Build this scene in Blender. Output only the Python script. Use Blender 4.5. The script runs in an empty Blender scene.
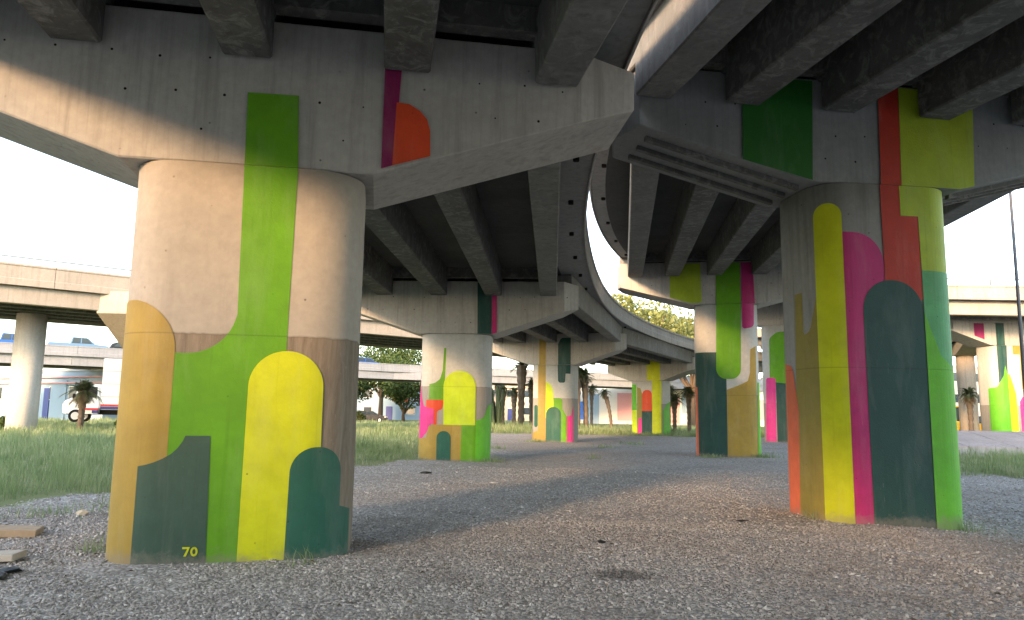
import bpy, bmesh, math, random
import numpy as np
from mathutils import Vector, Matrix
R = math.radians
random.seed(7)
rng = np.random.default_rng(11)
scene = bpy.context.scene
COL = scene.collection

# ------------------------------------------------------------------ camera
cam_d = bpy.data.cameras.new('camera'); cam = bpy.data.objects.new('camera', cam_d); COL.objects.link(cam)
cam_d.sensor_width = 36; cam_d.lens = 749 / 1024 * 36; cam_d.clip_start = 0.1; cam_d.clip_end = 3000
PITCH, ROLL = R(7.75), R(0.9)
f_ = Vector((0, math.cos(PITCH), math.sin(PITCH))); r0 = Vector((1, 0, 0)); u0 = r0.cross(f_)
r_ = r0 * math.cos(ROLL) + u0 * math.sin(ROLL); u_ = -r0 * math.sin(ROLL) + u0 * math.cos(ROLL)
m = Matrix((r_, u_, -f_)).transposed().to_4x4(); m.translation = (0, 0, 1.6); cam.matrix_world = m
scene.camera = cam

# ------------------------------------------------------------------ light
SUN_AZ, SUN_EL = R(211), R(13)            # compass bearing of the sun from +Y clockwise, height above the horizon
world = bpy.data.worlds.new('World'); scene.world = world; world.use_nodes = True
nt = world.node_tree; nt.nodes.clear()
sky = nt.nodes.new('ShaderNodeTexSky'); sky.sky_type = 'NISHITA'; sky.sun_disc = False
sky.sun_elevation = SUN_EL; sky.sun_rotation = SUN_AZ; sky.air_density = 1.0; sky.dust_density = 1.0; sky.ozone_density = 1.0
hs = nt.nodes.new('ShaderNodeHueSaturation'); hs.inputs['Saturation'].default_value = 0.72
bg = nt.nodes.new('ShaderNodeBackground'); bg.inputs['Strength'].default_value = 0.15
wo = nt.nodes.new('ShaderNodeOutputWorld')
nt.links.new(sky.outputs[0], hs.inputs['Color']); nt.links.new(hs.outputs[0], bg.inputs[0]); nt.links.new(bg.outputs[0], wo.inputs[0])
sl = bpy.data.lights.new('sun', 'SUN'); sun = bpy.data.objects.new('sun', sl); COL.objects.link(sun)
sl.energy = 1.7; sl.angle = R(8); sl.color = (1.0, 0.60, 0.30)
sd = Vector((math.sin(SUN_AZ) * math.cos(SUN_EL), math.cos(SUN_AZ) * math.cos(SUN_EL), math.sin(SUN_EL)))
sun.rotation_euler = sd.to_track_quat('Z', 'Y').to_euler(); sun.location = sd * 60
vs = scene.view_settings; vs.view_transform = 'Standard'; vs.look = 'None'; vs.exposure = 2.7; vs.gamma = 1.0; vs.use_curve_mapping = False
scene.cycles.max_bounces = 10; scene.cycles.diffuse_bounces = 6; scene.cycles.use_denoising = True

# ------------------------------------------------------------------ materials
def lin(c):
    return tuple(((v / 255) / 12.92 if v / 255 <= .04045 else ((v / 255 + .055) / 1.055) ** 2.4) for v in c) + (1,)
class NT:
    def __init__(s, name):
        s.mat = bpy.data.materials.new(name); s.mat.use_nodes = True; s.t = s.mat.node_tree; s.n = s.t.nodes; s.n.clear()
        s.out = s.n.new('ShaderNodeOutputMaterial'); s.b = s.n.new('ShaderNodeBsdfPrincipled'); s.t.links.new(s.b.outputs[0], s.out.inputs[0])
        s.tc = s.n.new('ShaderNodeTexCoord')
    def L(s, a, b): s.t.links.new(a, b)
    def mapn(s, scale=(1, 1, 1), src='Object'):
        mp = s.n.new('ShaderNodeMapping'); mp.inputs['Scale'].default_value = scale; s.L(s.tc.outputs[src], mp.inputs[0]); return mp.outputs[0]
    def noise(s, vec, scale, detail=4, rough=.55, dist=0):
        n = s.n.new('ShaderNodeTexNoise'); n.inputs['Scale'].default_value = scale; n.inputs['Detail'].default_value = detail
        n.inputs['Roughness'].default_value = rough; n.inputs['Distortion'].default_value = dist; s.L(vec, n.inputs['Vector']); return n.outputs[0]
    def ramp(s, x, stops):
        r = s.n.new('ShaderNodeValToRGB'); e = r.color_ramp.elements
        while len(e) < len(stops): e.new(.5)
        for k, (p, c) in enumerate(stops):
            e[k].position = p; e[k].color = c if not isinstance(c, (int, float)) else (c, c, c, 1)
        s.L(x, r.inputs[0]); return r.outputs[0]
    def mix(s, fac, a, b, mode='MIX'):
        x = s.n.new('ShaderNodeMix'); x.data_type = 'RGBA'; x.blend_type = mode
        for sock, v in ((x.inputs[0], fac), (x.inputs[6], a), (x.inputs[7], b)):
            if hasattr(v, 'is_linked'): s.L(v, sock)
            else: sock.default_value = v
        return x.outputs[2]
    def math(s, op, a, b=0.):
        x = s.n.new('ShaderNodeMath'); x.operation = op
        for sock, v in ((x.inputs[0], a), (x.inputs[1], b)):
            if hasattr(v, 'is_linked'): s.L(v, sock)
            else: sock.default_value = v
        return x.outputs[0]
    def bump(s, h, strength=.3, dist=.02):
        b = s.n.new('ShaderNodeBump'); b.inputs['Strength'].default_value = strength; b.inputs['Distance'].default_value = dist
        s.L(h, b.inputs['Height']); s.L(b.outputs[0], s.b.inputs['Normal'])
    def fin(s, col, rough=.85, spec=.3):
        if hasattr(col, 'is_linked'): s.L(col, s.b.inputs['Base Color'])
        else: s.b.inputs['Base Color'].default_value = col
        if hasattr(rough, 'is_linked'): s.L(rough, s.b.inputs['Roughness'])
        else: s.b.inputs['Roughness'].default_value = rough
        s.b.inputs['Specular IOR Level'].default_value = spec
        return s.mat
def g(v): return (v[0], v[1], v[2], 1)
def concrete(name, c1, c2, stain=.5, pits=True, boards=0., mott=0.0, raw=None, seam=2.38):
    s = NT(name); o = s.mapn()
    big = s.noise(o, .7, 5, .6); fine = s.noise(o, 9, 6, .65)
    col = s.mix(s.ramp(big, [(.3, 0), (.7, 1)]), g(c1), g(c2))
    if raw:
        sep = s.n.new('ShaderNodeSeparateXYZ'); s.L(s.tc.outputs['Object'], sep.inputs[0])
        wob = s.math('MULTIPLY', s.math('SUBTRACT', s.noise(o, 6, 3), .5), .05)
        zz = s.math('ADD', sep.outputs[2], wob)
        below = s.math('LESS_THAN', zz, seam)
        strk = s.noise(s.mapn((7, 7, .8)), 1.6, 6, .75, .6)
        rc = s.mix(s.ramp(strk, [(.36, 0), (.66, 1)]), g(raw[0]), g(raw[1]))
        flake = s.ramp(s.noise(s.mapn((1.4, 1.4, .9)), 9, 5, .75), [(.6, 0), (.66, 1)])
        rc = s.mix(s.math('MULTIPLY', flake, .3), rc, g(c1))
        col = s.mix(below, col, rc)
        line = s.ramp(s.math('ABSOLUTE', s.math('SUBTRACT', zz, seam)), [(.004, 1), (.018, 0)])
        col = s.mix(s.math('MULTIPLY', line, .5), col, (.12, .1, .08, 1))
    st = s.noise(s.mapn((5, 5, .35)), 1.3, 5, .6, .3)
    col = s.mix(s.math('MULTIPLY', s.ramp(st, [(.5, 0), (.75, 1)]), stain), col, (c1[0] * .35, c1[1] * .34, c1[2] * .33, 1))
    col = s.mix(s.ramp(fine, [(.3, .35), (.7, 0)]), col, (c1[0] * .6, c1[1] * .6, c1[2] * .6, 1))
    if mott:
        mt = s.noise(s.mapn((1, 1, 1)), 3.6, 10, .72, 1.2)
        col = s.mix(s.math('MULTIPLY', s.ramp(mt, [(.50, 0), (.62, 1)]), mott), col, (.33, .325, .31, 1))
    h = s.math('MULTIPLY', fine, .5)
    if pits:
        v = s.n.new('ShaderNodeTexVoronoi'); v.inputs['Scale'].default_value = 4.2; s.L(o, v.inputs['Vector'])
        hole = s.ramp(v.outputs['Distance'], [(.03, 1), (.075, 0)])
        pick = s.ramp(s.noise(o, 1.9, 2), [(.5, 0), (.56, 1)])
        hole = s.math('MULTIPLY', hole, pick)
        col = s.mix(s.math('MULTIPLY', hole, .8), col, (.05, .045, .04, 1)); h = s.math('SUBTRACT', h, hole)
    if boards:
        w = s.n.new('ShaderNodeTexWave'); w.wave_type = 'BANDS'; w.bands_direction = 'X'; w.inputs['Scale'].default_value = 3.1; w.inputs['Distortion'].default_value = 7
        w.inputs['Detail'].default_value = 4; w.inputs['Detail Scale'].default_value = 2; s.L(s.mapn((1, 1, .06)), w.inputs['Vector'])
        h = s.math('ADD', h, s.math('MULTIPLY', w.outputs[0], boards))
        col = s.mix(s.math('MULTIPLY', s.ramp(w.outputs[0], [(.0, 1), (.2, 0)]), .07), col, (c1[0] * .4, c1[1] * .4, c1[2] * .4, 1))
    s.bump(h, .5, .012)
    return s.fin(col, .88, .25)
def paint(name, rgb, k=1., scratch=.25):
    c = lin(rgb); c = tuple(v * k for v in c[:3])
    s = NT(name); o = s.mapn()
    col = s.mix(s.ramp(s.noise(o, 1.6, 5), [(.3, 0), (.7, 1)]), (c[0] * .86, c[1] * .86, c[2] * .86, 1), (min(c[0] * 1.08, .9), min(c[1] * 1.08, .9), min(c[2] * 1.08, .9), 1))
    sc = s.ramp(s.noise(s.mapn((9, 9, .5)), 2.2, 6, .7), [(.69, 0), (.72, 1)])
    col = s.mix(s.math('MULTIPLY', sc, scratch), col, (.45, .43, .38, 1))
    dirt = s.ramp(s.noise(o, 5, 6, .7), [(.35, .22), (.6, 0)])
    col = s.mix(dirt, col, (c[0] * .5, c[1] * .5, c[2] * .5, 1))
    sep = s.n.new('ShaderNodeSeparateXYZ'); s.L(s.tc.outputs['Object'], sep.inputs[0])
    spl = s.ramp(s.math('ADD', sep.outputs[2], s.math('MULTIPLY', s.math('SUBTRACT', s.noise(o, 7, 6, .7), .5), .5)), [(.0, .5), (.13, 0)])
    col = s.mix(spl, col, (.2, .17, .14, 1))
    jl = s.ramp(s.math('ABSOLUTE', s.math('SUBTRACT', sep.outputs[2], 2.38)), [(.003, .55), (.012, 0)]); col = s.mix(jl, col, (c[0] * .45, c[1] * .45, c[2] * .45, 1))
    chip = s.ramp(s.noise(o, 14, 7, .75), [(.70, 0), (.725, 1)]); col = s.mix(s.math('MULTIPLY', chip, .55), col, (.34, .31, .27, 1))
    v = s.n.new('ShaderNodeTexVoronoi'); v.inputs['Scale'].default_value = 4.2; s.L(o, v.inputs['Vector'])
    hole = s.math('MULTIPLY', s.ramp(v.outputs['Distance'], [(.025, 1), (.06, 0)]), s.ramp(s.noise(o, 1.9, 2), [(.46, 0), (.54, 1)]))
    col = s.mix(s.math('MULTIPLY', hole, .7), col, (c[0] * .2, c[1] * .2, c[2] * .2, 1))
    fade = s.ramp(s.noise(s.mapn((2.2, 2.2, .45)), 1.1, 6, .65, .4), [(.5, 0), (.8, .13)]); col = s.mix(fade, col, (.5, .48, .42, 1))
    run = s.ramp(s.noise(s.mapn((11, 11, .4)), 1.5, 5, .6), [(.58, 0), (.72, .22)]); col = s.mix(run, col, (c[0] * .45, c[1] * .45, c[2] * .45, 1))
    s.bump(s.math('SUBTRACT', s.noise(o, 30, 5, .7), hole), .45, .008)
    return s.fin(col, .62, .35)
def plain(name, rgb, rough=.6, spec=.4, metal=0., var=.12, scale=6):
    c = lin(rgb); s = NT(name); o = s.mapn()
    col = s.mix(s.noise(o, scale, 5), (c[0] * (1 - var), c[1] * (1 - var), c[2] * (1 - var), 1), (min(1, c[0] * (1 + var)), min(1, c[1] * (1 + var)), min(1, c[2] * (1 + var)), 1))
    s.b.inputs['Metallic'].default_value = metal
    return s.fin(col, rough, spec)
def leafmat(name, a, b, c=None, trans=.25, scale=1.2):
    s = NT(name); o = s.mapn(src='Object')
    col = s.mix(s.ramp(s.noise(o, scale, 4, .6), [(.35, 0), (.65, 1)]), a + (1,), b + (1,))
    if c: col = s.mix(s.ramp(s.noise(o, scale * 4, 3), [(.55, 0), (.75, 1)]), col, c + (1,))
    s.fin(col, .6, .25)
    tr = s.n.new('ShaderNodeBsdfTranslucent'); s.L(col, tr.inputs[0]); mx = s.n.new('ShaderNodeMixShader'); mx.inputs[0].default_value = trans
    s.L(s.b.outputs[0], mx.inputs[1]); s.L(tr.outputs[0], mx.inputs[2]); s.L(mx.outputs[0], s.out.inputs[0])
    return s.mat

M = {}
M['cap'] = concrete('cap_concrete', (.35, .335, .31), (.43, .41, .38), .5, boards=.06)
M['capR'] = concrete('grey_cap_concrete', (.20, .206, .206), (.26, .266, .262), .3, boards=.06)
M['column'] = concrete('limewashed_concrete', (.345, .315, .275), (.41, .375, .33), .18, raw=((.15, .115, .085), (.27, .22, .17)))
M['columnR'] = concrete('grey_column_concrete', (.26, .255, .245), (.34, .335, .32), .5)
M['columnP'] = concrete('pale_column_concrete', (.44, .43, .40), (.52, .51, .48), .2, raw=((.24, .22, .19), (.32, .30, .27)))
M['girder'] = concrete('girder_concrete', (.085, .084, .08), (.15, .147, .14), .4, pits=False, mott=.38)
M['slab'] = concrete('shaded_deck_concrete', (.055, .057, .058), (.085, .087, .087), .35, pits=False)  # inner slab colour darkened to deepen the shade between the girders
M['edge'] = concrete('skylit_edge_concrete', (.24, .245, .24), (.32, .32, .31), .45, pits=False)  # same slab in a paler colour, carrying the sky light on the overhang
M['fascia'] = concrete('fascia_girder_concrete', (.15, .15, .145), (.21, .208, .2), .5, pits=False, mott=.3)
M['parapet'] = concrete('parapet_concrete', (.33, .32, .30), (.43, .41, .38), .55)
M['warm'] = concrete('pale_viaduct_concrete', (.33, .29, .24), (.40, .355, .30), .35)
M['greyv'] = concrete('blue_grey_viaduct_concrete', (.25, .265, .29), (.31, .325, .35), .3, pits=False)
M['palec'] = concrete('pale_round_column_concrete', (.46, .45, .42), (.54, .53, .50), .3)
M['asphalt'] = concrete('asphalt', (.05, .05, .05), (.075, .073, .07), .1, pits=False)
M['dark'] = plain('black_recess', (34, 32, 30), .9, .1)
M['steel'] = plain('galvanised_steel', (150, 152, 152), .45, .5, .7)
PAINTS = dict(green=(102, 168, 6), dgreen=(30, 112, 26), lime=(178, 200, 40), yellow=(216, 224, 12), gold=(176, 148, 64), olive=(158, 142, 62), slate=(62, 92, 78),
    teal=(34, 98, 82), pine=(32, 76, 70), magenta=(198, 42, 118), mag_d=(150, 24, 92), orange=(232, 78, 32), red=(196, 52, 28), coral=(240, 120, 80), mint=(96, 176, 112),
    leaf=(108, 196, 40), pink=(232, 60, 150), chart=(206, 232, 30))
P = {k: paint('paint_' + k, v, .72, .5 if k in ('pine', 'slate') else .12) for k, v in PAINTS.items()}

# ------------------------------------------------------------------ mesh helpers
def mesh_obj(name, verts, faces, mat, parent=None, smooth=False, bevel=0., seg=1):
    me = bpy.data.meshes.new(name); me.from_pydata([tuple(v) for v in verts], [], faces); me.update()
    if bevel:
        bm = bmesh.new(); bm.from_mesh(me)
        bmesh.ops.recalc_face_normals(bm, faces=bm.faces)
        es = [e for e in bm.edges if len(e.link_faces) == 2 and e.calc_face_angle(0) > .5]
        bmesh.ops.bevel(bm, geom=es, offset=bevel, segments=seg, affect='EDGES', clamp_overlap=True)
        bm.to_mesh(me); bm.free()
    else:
        bm = bmesh.new(); bm.from_mesh(me); bmesh.ops.recalc_face_normals(bm, faces=bm.faces); bm.to_mesh(me); bm.free()
    if smooth: me.polygons.foreach_set('use_smooth', [True] * len(me.polygons))
    if mat: me.materials.append(mat)
    o = bpy.data.objects.new(name, me); COL.objects.link(o)
    if parent: o.parent = parent
    return o
def share(src, parent, loc=(0, 0, 0), rot=(0, 0, 0), scale=(1, 1, 1)):
    o = bpy.data.objects.new(src.name.split('.')[0], src.data); COL.objects.link(o); o.parent = parent; o.location = loc; o.rotation_euler = rot; o.scale = scale; return o
def thing(name, label, cat, loc=(0, 0, 0), rz=0, group=None):
    o = bpy.data.objects.new(name, None); COL.objects.link(o); o.location = loc; o.rotation_euler = (0, 0, rz); o.empty_display_size = .3
    o['label'] = label; o['category'] = cat
    if group: o['group'] = group
    return o
def tag(o, label, cat, group=None):
    o['label'] = label; o['category'] = cat
    if group: o['group'] = group
    return o
def boxv(x0, x1, y0, y1, z0, z1):
    v = [(x0, y0, z0), (x1, y0, z0), (x1, y1, z0), (x0, y1, z0), (x0, y0, z1), (x1, y0, z1), (x1, y1, z1), (x0, y1, z1)]
    return v, [(0, 3, 2, 1), (4, 5, 6, 7), (0, 1, 5, 4), (1, 2, 6, 5), (2, 3, 7, 6), (3, 0, 4, 7)]
def box(name, dims, mat, parent=None, bevel=0., seg=1):
    v, f = boxv(*dims); return mesh_obj(name, v, f, mat, parent, bevel=bevel, seg=seg)
def prism(poly, a, b, axis='y'):
    """polygon in (p,q) extruded from a to b; axis 'y': (p,·,q); 'x': (·,p,q); 'z': (p,q,·)"""
    n = len(poly)
    def pt(p, q, t): return (p, t, q) if axis == 'y' else ((t, p, q) if axis == 'x' else (p, q, t))
    v = [pt(p, q, a) for p, q in poly] + [pt(p, q, b) for p, q in poly]
    f = [tuple(range(n)), tuple(range(2 * n - 1, n - 1, -1))] + [(i, (i + 1) % n, n + (i + 1) % n, n + i) for i in range(n)]
    return v, f
def tube(pts, radii, n=8, cap=True):
    pts = [Vector(p) for p in pts]; v = []; f = []
    for i, p in enumerate(pts):
        t = (pts[min(i + 1, len(pts) - 1)] - pts[max(i - 1, 0)]).normalized()
        a = t.cross(Vector((0, 0, 1)) if abs(t.z) < .95 else Vector((1, 0, 0))).normalized(); b = t.cross(a)
        r = radii[i] if hasattr(radii, '__len__') else radii
        for k in range(n):
            an = 2 * math.pi * k / n; v.append(p + (a * math.cos(an) + b * math.sin(an)) * r)
    for i in range(len(pts) - 1):
        for k in range(n): f.append((i * n + k, i * n + (k + 1) % n, (i + 1) * n + (k + 1) % n, (i + 1) * n + k))
    if cap: f += [tuple(range(n - 1, -1, -1)), tuple(range((len(pts) - 1) * n, len(pts) * n))]
    return v, f
def join(*parts):
    V = []; F = []
    for v, f in parts:
        o = len(V); V += list(v); F += [tuple(i + o for i in q) for q in f]
    return V, F
def tris_mesh(name, V, F, mat, parent=None, smooth=False):
    me = bpy.data.meshes.new(name); nv, nf = len(V), len(F); k = F.shape[1]
    me.vertices.add(nv); me.vertices.foreach_set('co', np.ascontiguousarray(V, np.float32).ravel())
    me.loops.add(nf * k); me.loops.foreach_set('vertex_index', np.ascontiguousarray(F, np.int32).ravel())
    me.polygons.add(nf); me.polygons.foreach_set('loop_start', np.arange(0, nf * k, k, dtype=np.int32)); me.polygons.foreach_set('loop_total', np.full(nf, k, np.int32))
    if smooth: me.polygons.foreach_set('use_smooth', np.ones(nf, bool))
    me.update(calc_edges=True); me.materials.append(mat)
    o = bpy.data.objects.new(name, me); COL.objects.link(o)
    if parent: o.parent = parent
    return o

# ------------------------------------------------------------------ ground
def oil_stain(s, col):
    vm = s.n.new('ShaderNodeMapping'); vm.inputs['Location'].default_value = (-1.16 / .5, -7.78 / .26, 0); vm.inputs['Scale'].default_value = (1 / .5, 1 / .26, 0); s.L(s.tc.outputs['Object'], vm.inputs[0])
    ln_ = s.n.new('ShaderNodeVectorMath'); ln_.operation = 'LENGTH'; s.L(vm.outputs[0], ln_.inputs[0])
    dd = s.math('ADD', ln_.outputs['Value'], s.math('MULTIPLY', s.math('SUBTRACT', s.noise(s.mapn(), 6, 4), .5), 1.2))
    return s.mix(s.ramp(dd, [(.5, .6), (1.1, 0)]), col, (.085, .08, .075, 1))
def vnoise(x, y, sc, seed=0):
    x = np.asarray(x, float) * sc + seed * 17.3; y = np.asarray(y, float) * sc + seed * 9.1
    return (np.sin(x * 1.7 + 1.3 * np.sin(y * 1.1)) + np.sin(y * 1.9 + 1.7 * np.sin(x * .8 + 2)) + np.sin((x + y) * 1.3 + 3 * np.sin(x * .37))) / 3
def ground_z(x, y):
    x = np.asarray(x, float); y = np.asarray(y, float)
    z = .025 * vnoise(x, y, .9, 1) + .012 * vnoise(x, y, 3.1, 2)
    z = z - .16 * np.exp(-(((x - 7.6) / 1.8) ** 2 + ((y - 11.6) / 2.2) ** 2))
    z = z + .28 * np.exp(-(((x + 12) / 7) ** 2 + ((y - 27) / 9) ** 2)) + .35 * np.exp(-(((x - 1) / 9) ** 2 + ((y - 66) / 6) ** 2))
    far = np.clip((np.hypot(x, y) - 90) / 60, 0, 1)
    return z * (1 - far)
GBY = [-60, 5, 9, 11.9, 13.9, 18.8, 22.6, 27, 34, 45, 55, 58]
GBX = [-14, -11, -9.6, -8.1, -7.4, -4.6, -3.7, -3.2, -3.5, -3.4, -2.5, 60]
def grass_mask(x, y):
    x = np.asarray(x, float); y = np.asarray(y, float)
    w = .5 * vnoise(x, y, .8, 3) + .25 * vnoise(x, y, 2.3, 4)
    a = np.interp(y, GBY, GBX) - x + w
    b = np.minimum(x - (13.7 + np.clip(y - 22, 0, 99) * .35), y - 20.6) + w
    far = y - 58 + w * 2
    return np.maximum(np.maximum(a, b), far)
def axis(lo, hi, core0, core1, d0, grow=1.18):
    c = list(np.arange(core0, core1 + 1e-6, d0)); d = d0; v = core1
    while v < hi: d *= grow; v += d; c.append(v)
    d = d0; v = core0
    while v > lo: d *= grow; v -= d; c.insert(0, v)
    return np.array(c)
gx = axis(-900, 900, -14, 16, .3); gy = axis(-300, 1500, 4, 40, .3)
GX, GY = np.meshgrid(gx, gy); GZ = ground_z(GX, GY)
nx, ny = len(gx), len(gy)
idx = np.arange(nx * ny).reshape(ny, nx)
Fq = np.stack([idx[:-1, :-1], idx[:-1, 1:], idx[1:, 1:], idx[1:, :-1]], -1).reshape(-1, 4)
s = NT('gravel_and_soil'); o_ = s.mapn()
at = s.n.new('ShaderNodeAttribute'); at.attribute_name = 'grassy'
vo = s.n.new('ShaderNodeTexVoronoi'); vo.inputs['Scale'].default_value = 26; s.L(o_, vo.inputs['Vector'])
vo2 = s.n.new('ShaderNodeTexVoronoi'); vo2.inputs['Scale'].default_value = 11; s.L(o_, vo2.inputs['Vector'])
hsv = s.n.new('ShaderNodeSeparateColor'); s.L(vo.outputs['Color'], hsv.inputs[0])
gcol = s.ramp(hsv.outputs[0], [(0., (0.205, 0.192, 0.179, 1)), (.4, (0.371, 0.348, 0.326, 1)), (.75, (0.486, 0.461, 0.435, 1)), (1., (0.691, 0.666, 0.627, 1))])
gcol = s.mix(s.ramp(vo.outputs['Distance'], [(.35, 0), (.8, .55)]), gcol, (.11, .105, .10, 1))
brown = s.ramp(s.noise(o_, .28, 5, .6), [(.42, 0), (.62, 1)])
gcol = s.mix(s.math('MULTIPLY', brown, .35), gcol, (0.282, 0.237, 0.205, 1))
damp = s.ramp(s.noise(o_, .55, 4, .6), [(.58, 0), (.72, 1)]); gcol = s.mix(s.math('MULTIPLY', damp, .35), gcol, (.11, .10, .095, 1))
grs = s.mix(s.noise(o_, 1.1, 5), (.13, .165, .06, 1), (.22, .235, .11, 1))
gm = s.ramp(s.math('ADD', at.outputs['Fac'], s.math('MULTIPLY', s.math('SUBTRACT', s.noise(o_, 5, 4), .5), .5)), [(.42, 0), (.58, 1)])
colr = oil_stain(s, s.mix(gm, gcol, grs))
hh = s.math('SUBTRACT', 1., vo.outputs['Distance']); s.bump(hh, .6, .02)
gmat = s.fin(colr, .95, .15)
ground = tris_mesh('ground', np.stack([GX, GY, GZ], -1).reshape(-1, 3), Fq, gmat, smooth=True)
ground['kind'] = 'structure'
att = ground.data.attributes.new('grassy', 'FLOAT', 'POINT')
att.data.foreach_set('value', np.clip(grass_mask(GX, GY) * .8 + .5, 0, 1).astype(np.float32).ravel())

# ------------------------------------------------------------------ piers
def perim(sv, w, d, r):
    """arc length sv from the middle of the front face (+ to the right) -> (u, v) on a rounded rectangle"""
    sg = 1 if sv >= 0 else -1; a = abs(sv); fw = w / 2 - r; arc = math.pi / 2 * r; sd_ = d - 2 * r
    if a <= fw: return sg * a, -d / 2
    a -= fw
    if a <= arc:
        t = a / r; return sg * (fw + r * math.sin(t)), -d / 2 + r - r * math.cos(t)
    a -= arc
    if a <= sd_: return sg * w / 2, -d / 2 + r + a
    a -= sd_
    if a <= arc:
        t = a / r; return sg * (fw + r * math.cos(t)), d / 2 - r + r * math.sin(t)
    a -= arc
    return sg * max(fw - a, 0), d / 2
def plen(w, d, r): return 2 * (w - 2 * r) + 2 * (d - 2 * r) + 2 * math.pi * r
def round_poly(poly):
    """[(s, z[, radius])] -> polygon with the given corners rounded"""
    out = []; n = len(poly)
    for i, p in enumerate(poly):
        if len(p) < 3 or not p[2]: out.append((p[0], p[1])); continue
        a = Vector(poly[i - 1][:2]); b = Vector(p[:2]); c = Vector(poly[(i + 1) % n][:2])
        d1 = (a - b); d2 = (c - b); l1, l2 = d1.length, d2.length; d1.normalize(); d2.normalize()
        ang = d1.angle(d2); t = min(p[2] / math.tan(ang / 2), l1, l2); rr = t * math.tan(ang / 2)
        ce = b + (d1 + d2).normalized() * (rr / math.sin(ang / 2)); s0 = b + d1 * t; e0 = b + d2 * t
        a0 = math.atan2(s0.y - ce.y, s0.x - ce.x); a1 = math.atan2(e0.y - ce.y, e0.x - ce.x); da = (a1 - a0 + math.pi) % (2 * math.pi) - math.pi
        for k in range(13): q = a0 + da * k / 12; out.append((ce.x + rr * math.cos(q), ce.y + rr * math.sin(q)))
    return out
def slabs(poly, step):
    """cut a polygon into upright trapezoids"""
    ss = sorted({round(p[0], 4) for p in poly} | {round(v, 4) for v in np.arange(math.floor(min(p[0] for p in poly) / step) * step, max(p[0] for p in poly), step) if v > min(p[0] for p in poly)})
    n = len(poly); out = []
    for s0, s1 in zip(ss, ss[1:]):
        if s1 - s0 < 1e-4: continue
        mid = (s0 + s1) / 2; cr = []
        for i in range(n):
            (x0, z0), (x1, z1) = poly[i], poly[(i + 1) % n]
            if min(x0, x1) < mid < max(x0, x1):
                fz = lambda s: z0 + (z1 - z0) * (s - x0) / (x1 - x0)
                cr.append((fz(mid), fz(s0), fz(s1)))
        cr.sort()
        for a, b in zip(cr[::2], cr[1::2]): out.append((s0, s1, a[1], a[2], b[1], b[2]))
    return out
def paint_patch(name, poly, surf, mat, parent, layer=0, step=.06):
    V = []; F = []
    for s0, s1, a0, a1, b0, b1 in slabs(round_poly(poly), step):
        o = len(V)
        for sv, z in ((s0, a0), (s1, a1), (s1, b1), (s0, b0)):
            V.append(surf(sv, z, .003 + .0025 * layer))
        F.append((o, o + 1, o + 2, o + 3))
    me = bpy.data.meshes.new(name); me.from_pydata(V, [], F); me.update()
    bm = bmesh.new(); bm.from_mesh(me); bmesh.ops.remove_doubles(bm, verts=bm.verts, dist=.0005); bm.to_mesh(me); bm.free()
    me.materials.append(mat); o = bpy.data.objects.new(name, me); COL.objects.link(o); o.parent = parent; return o
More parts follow.
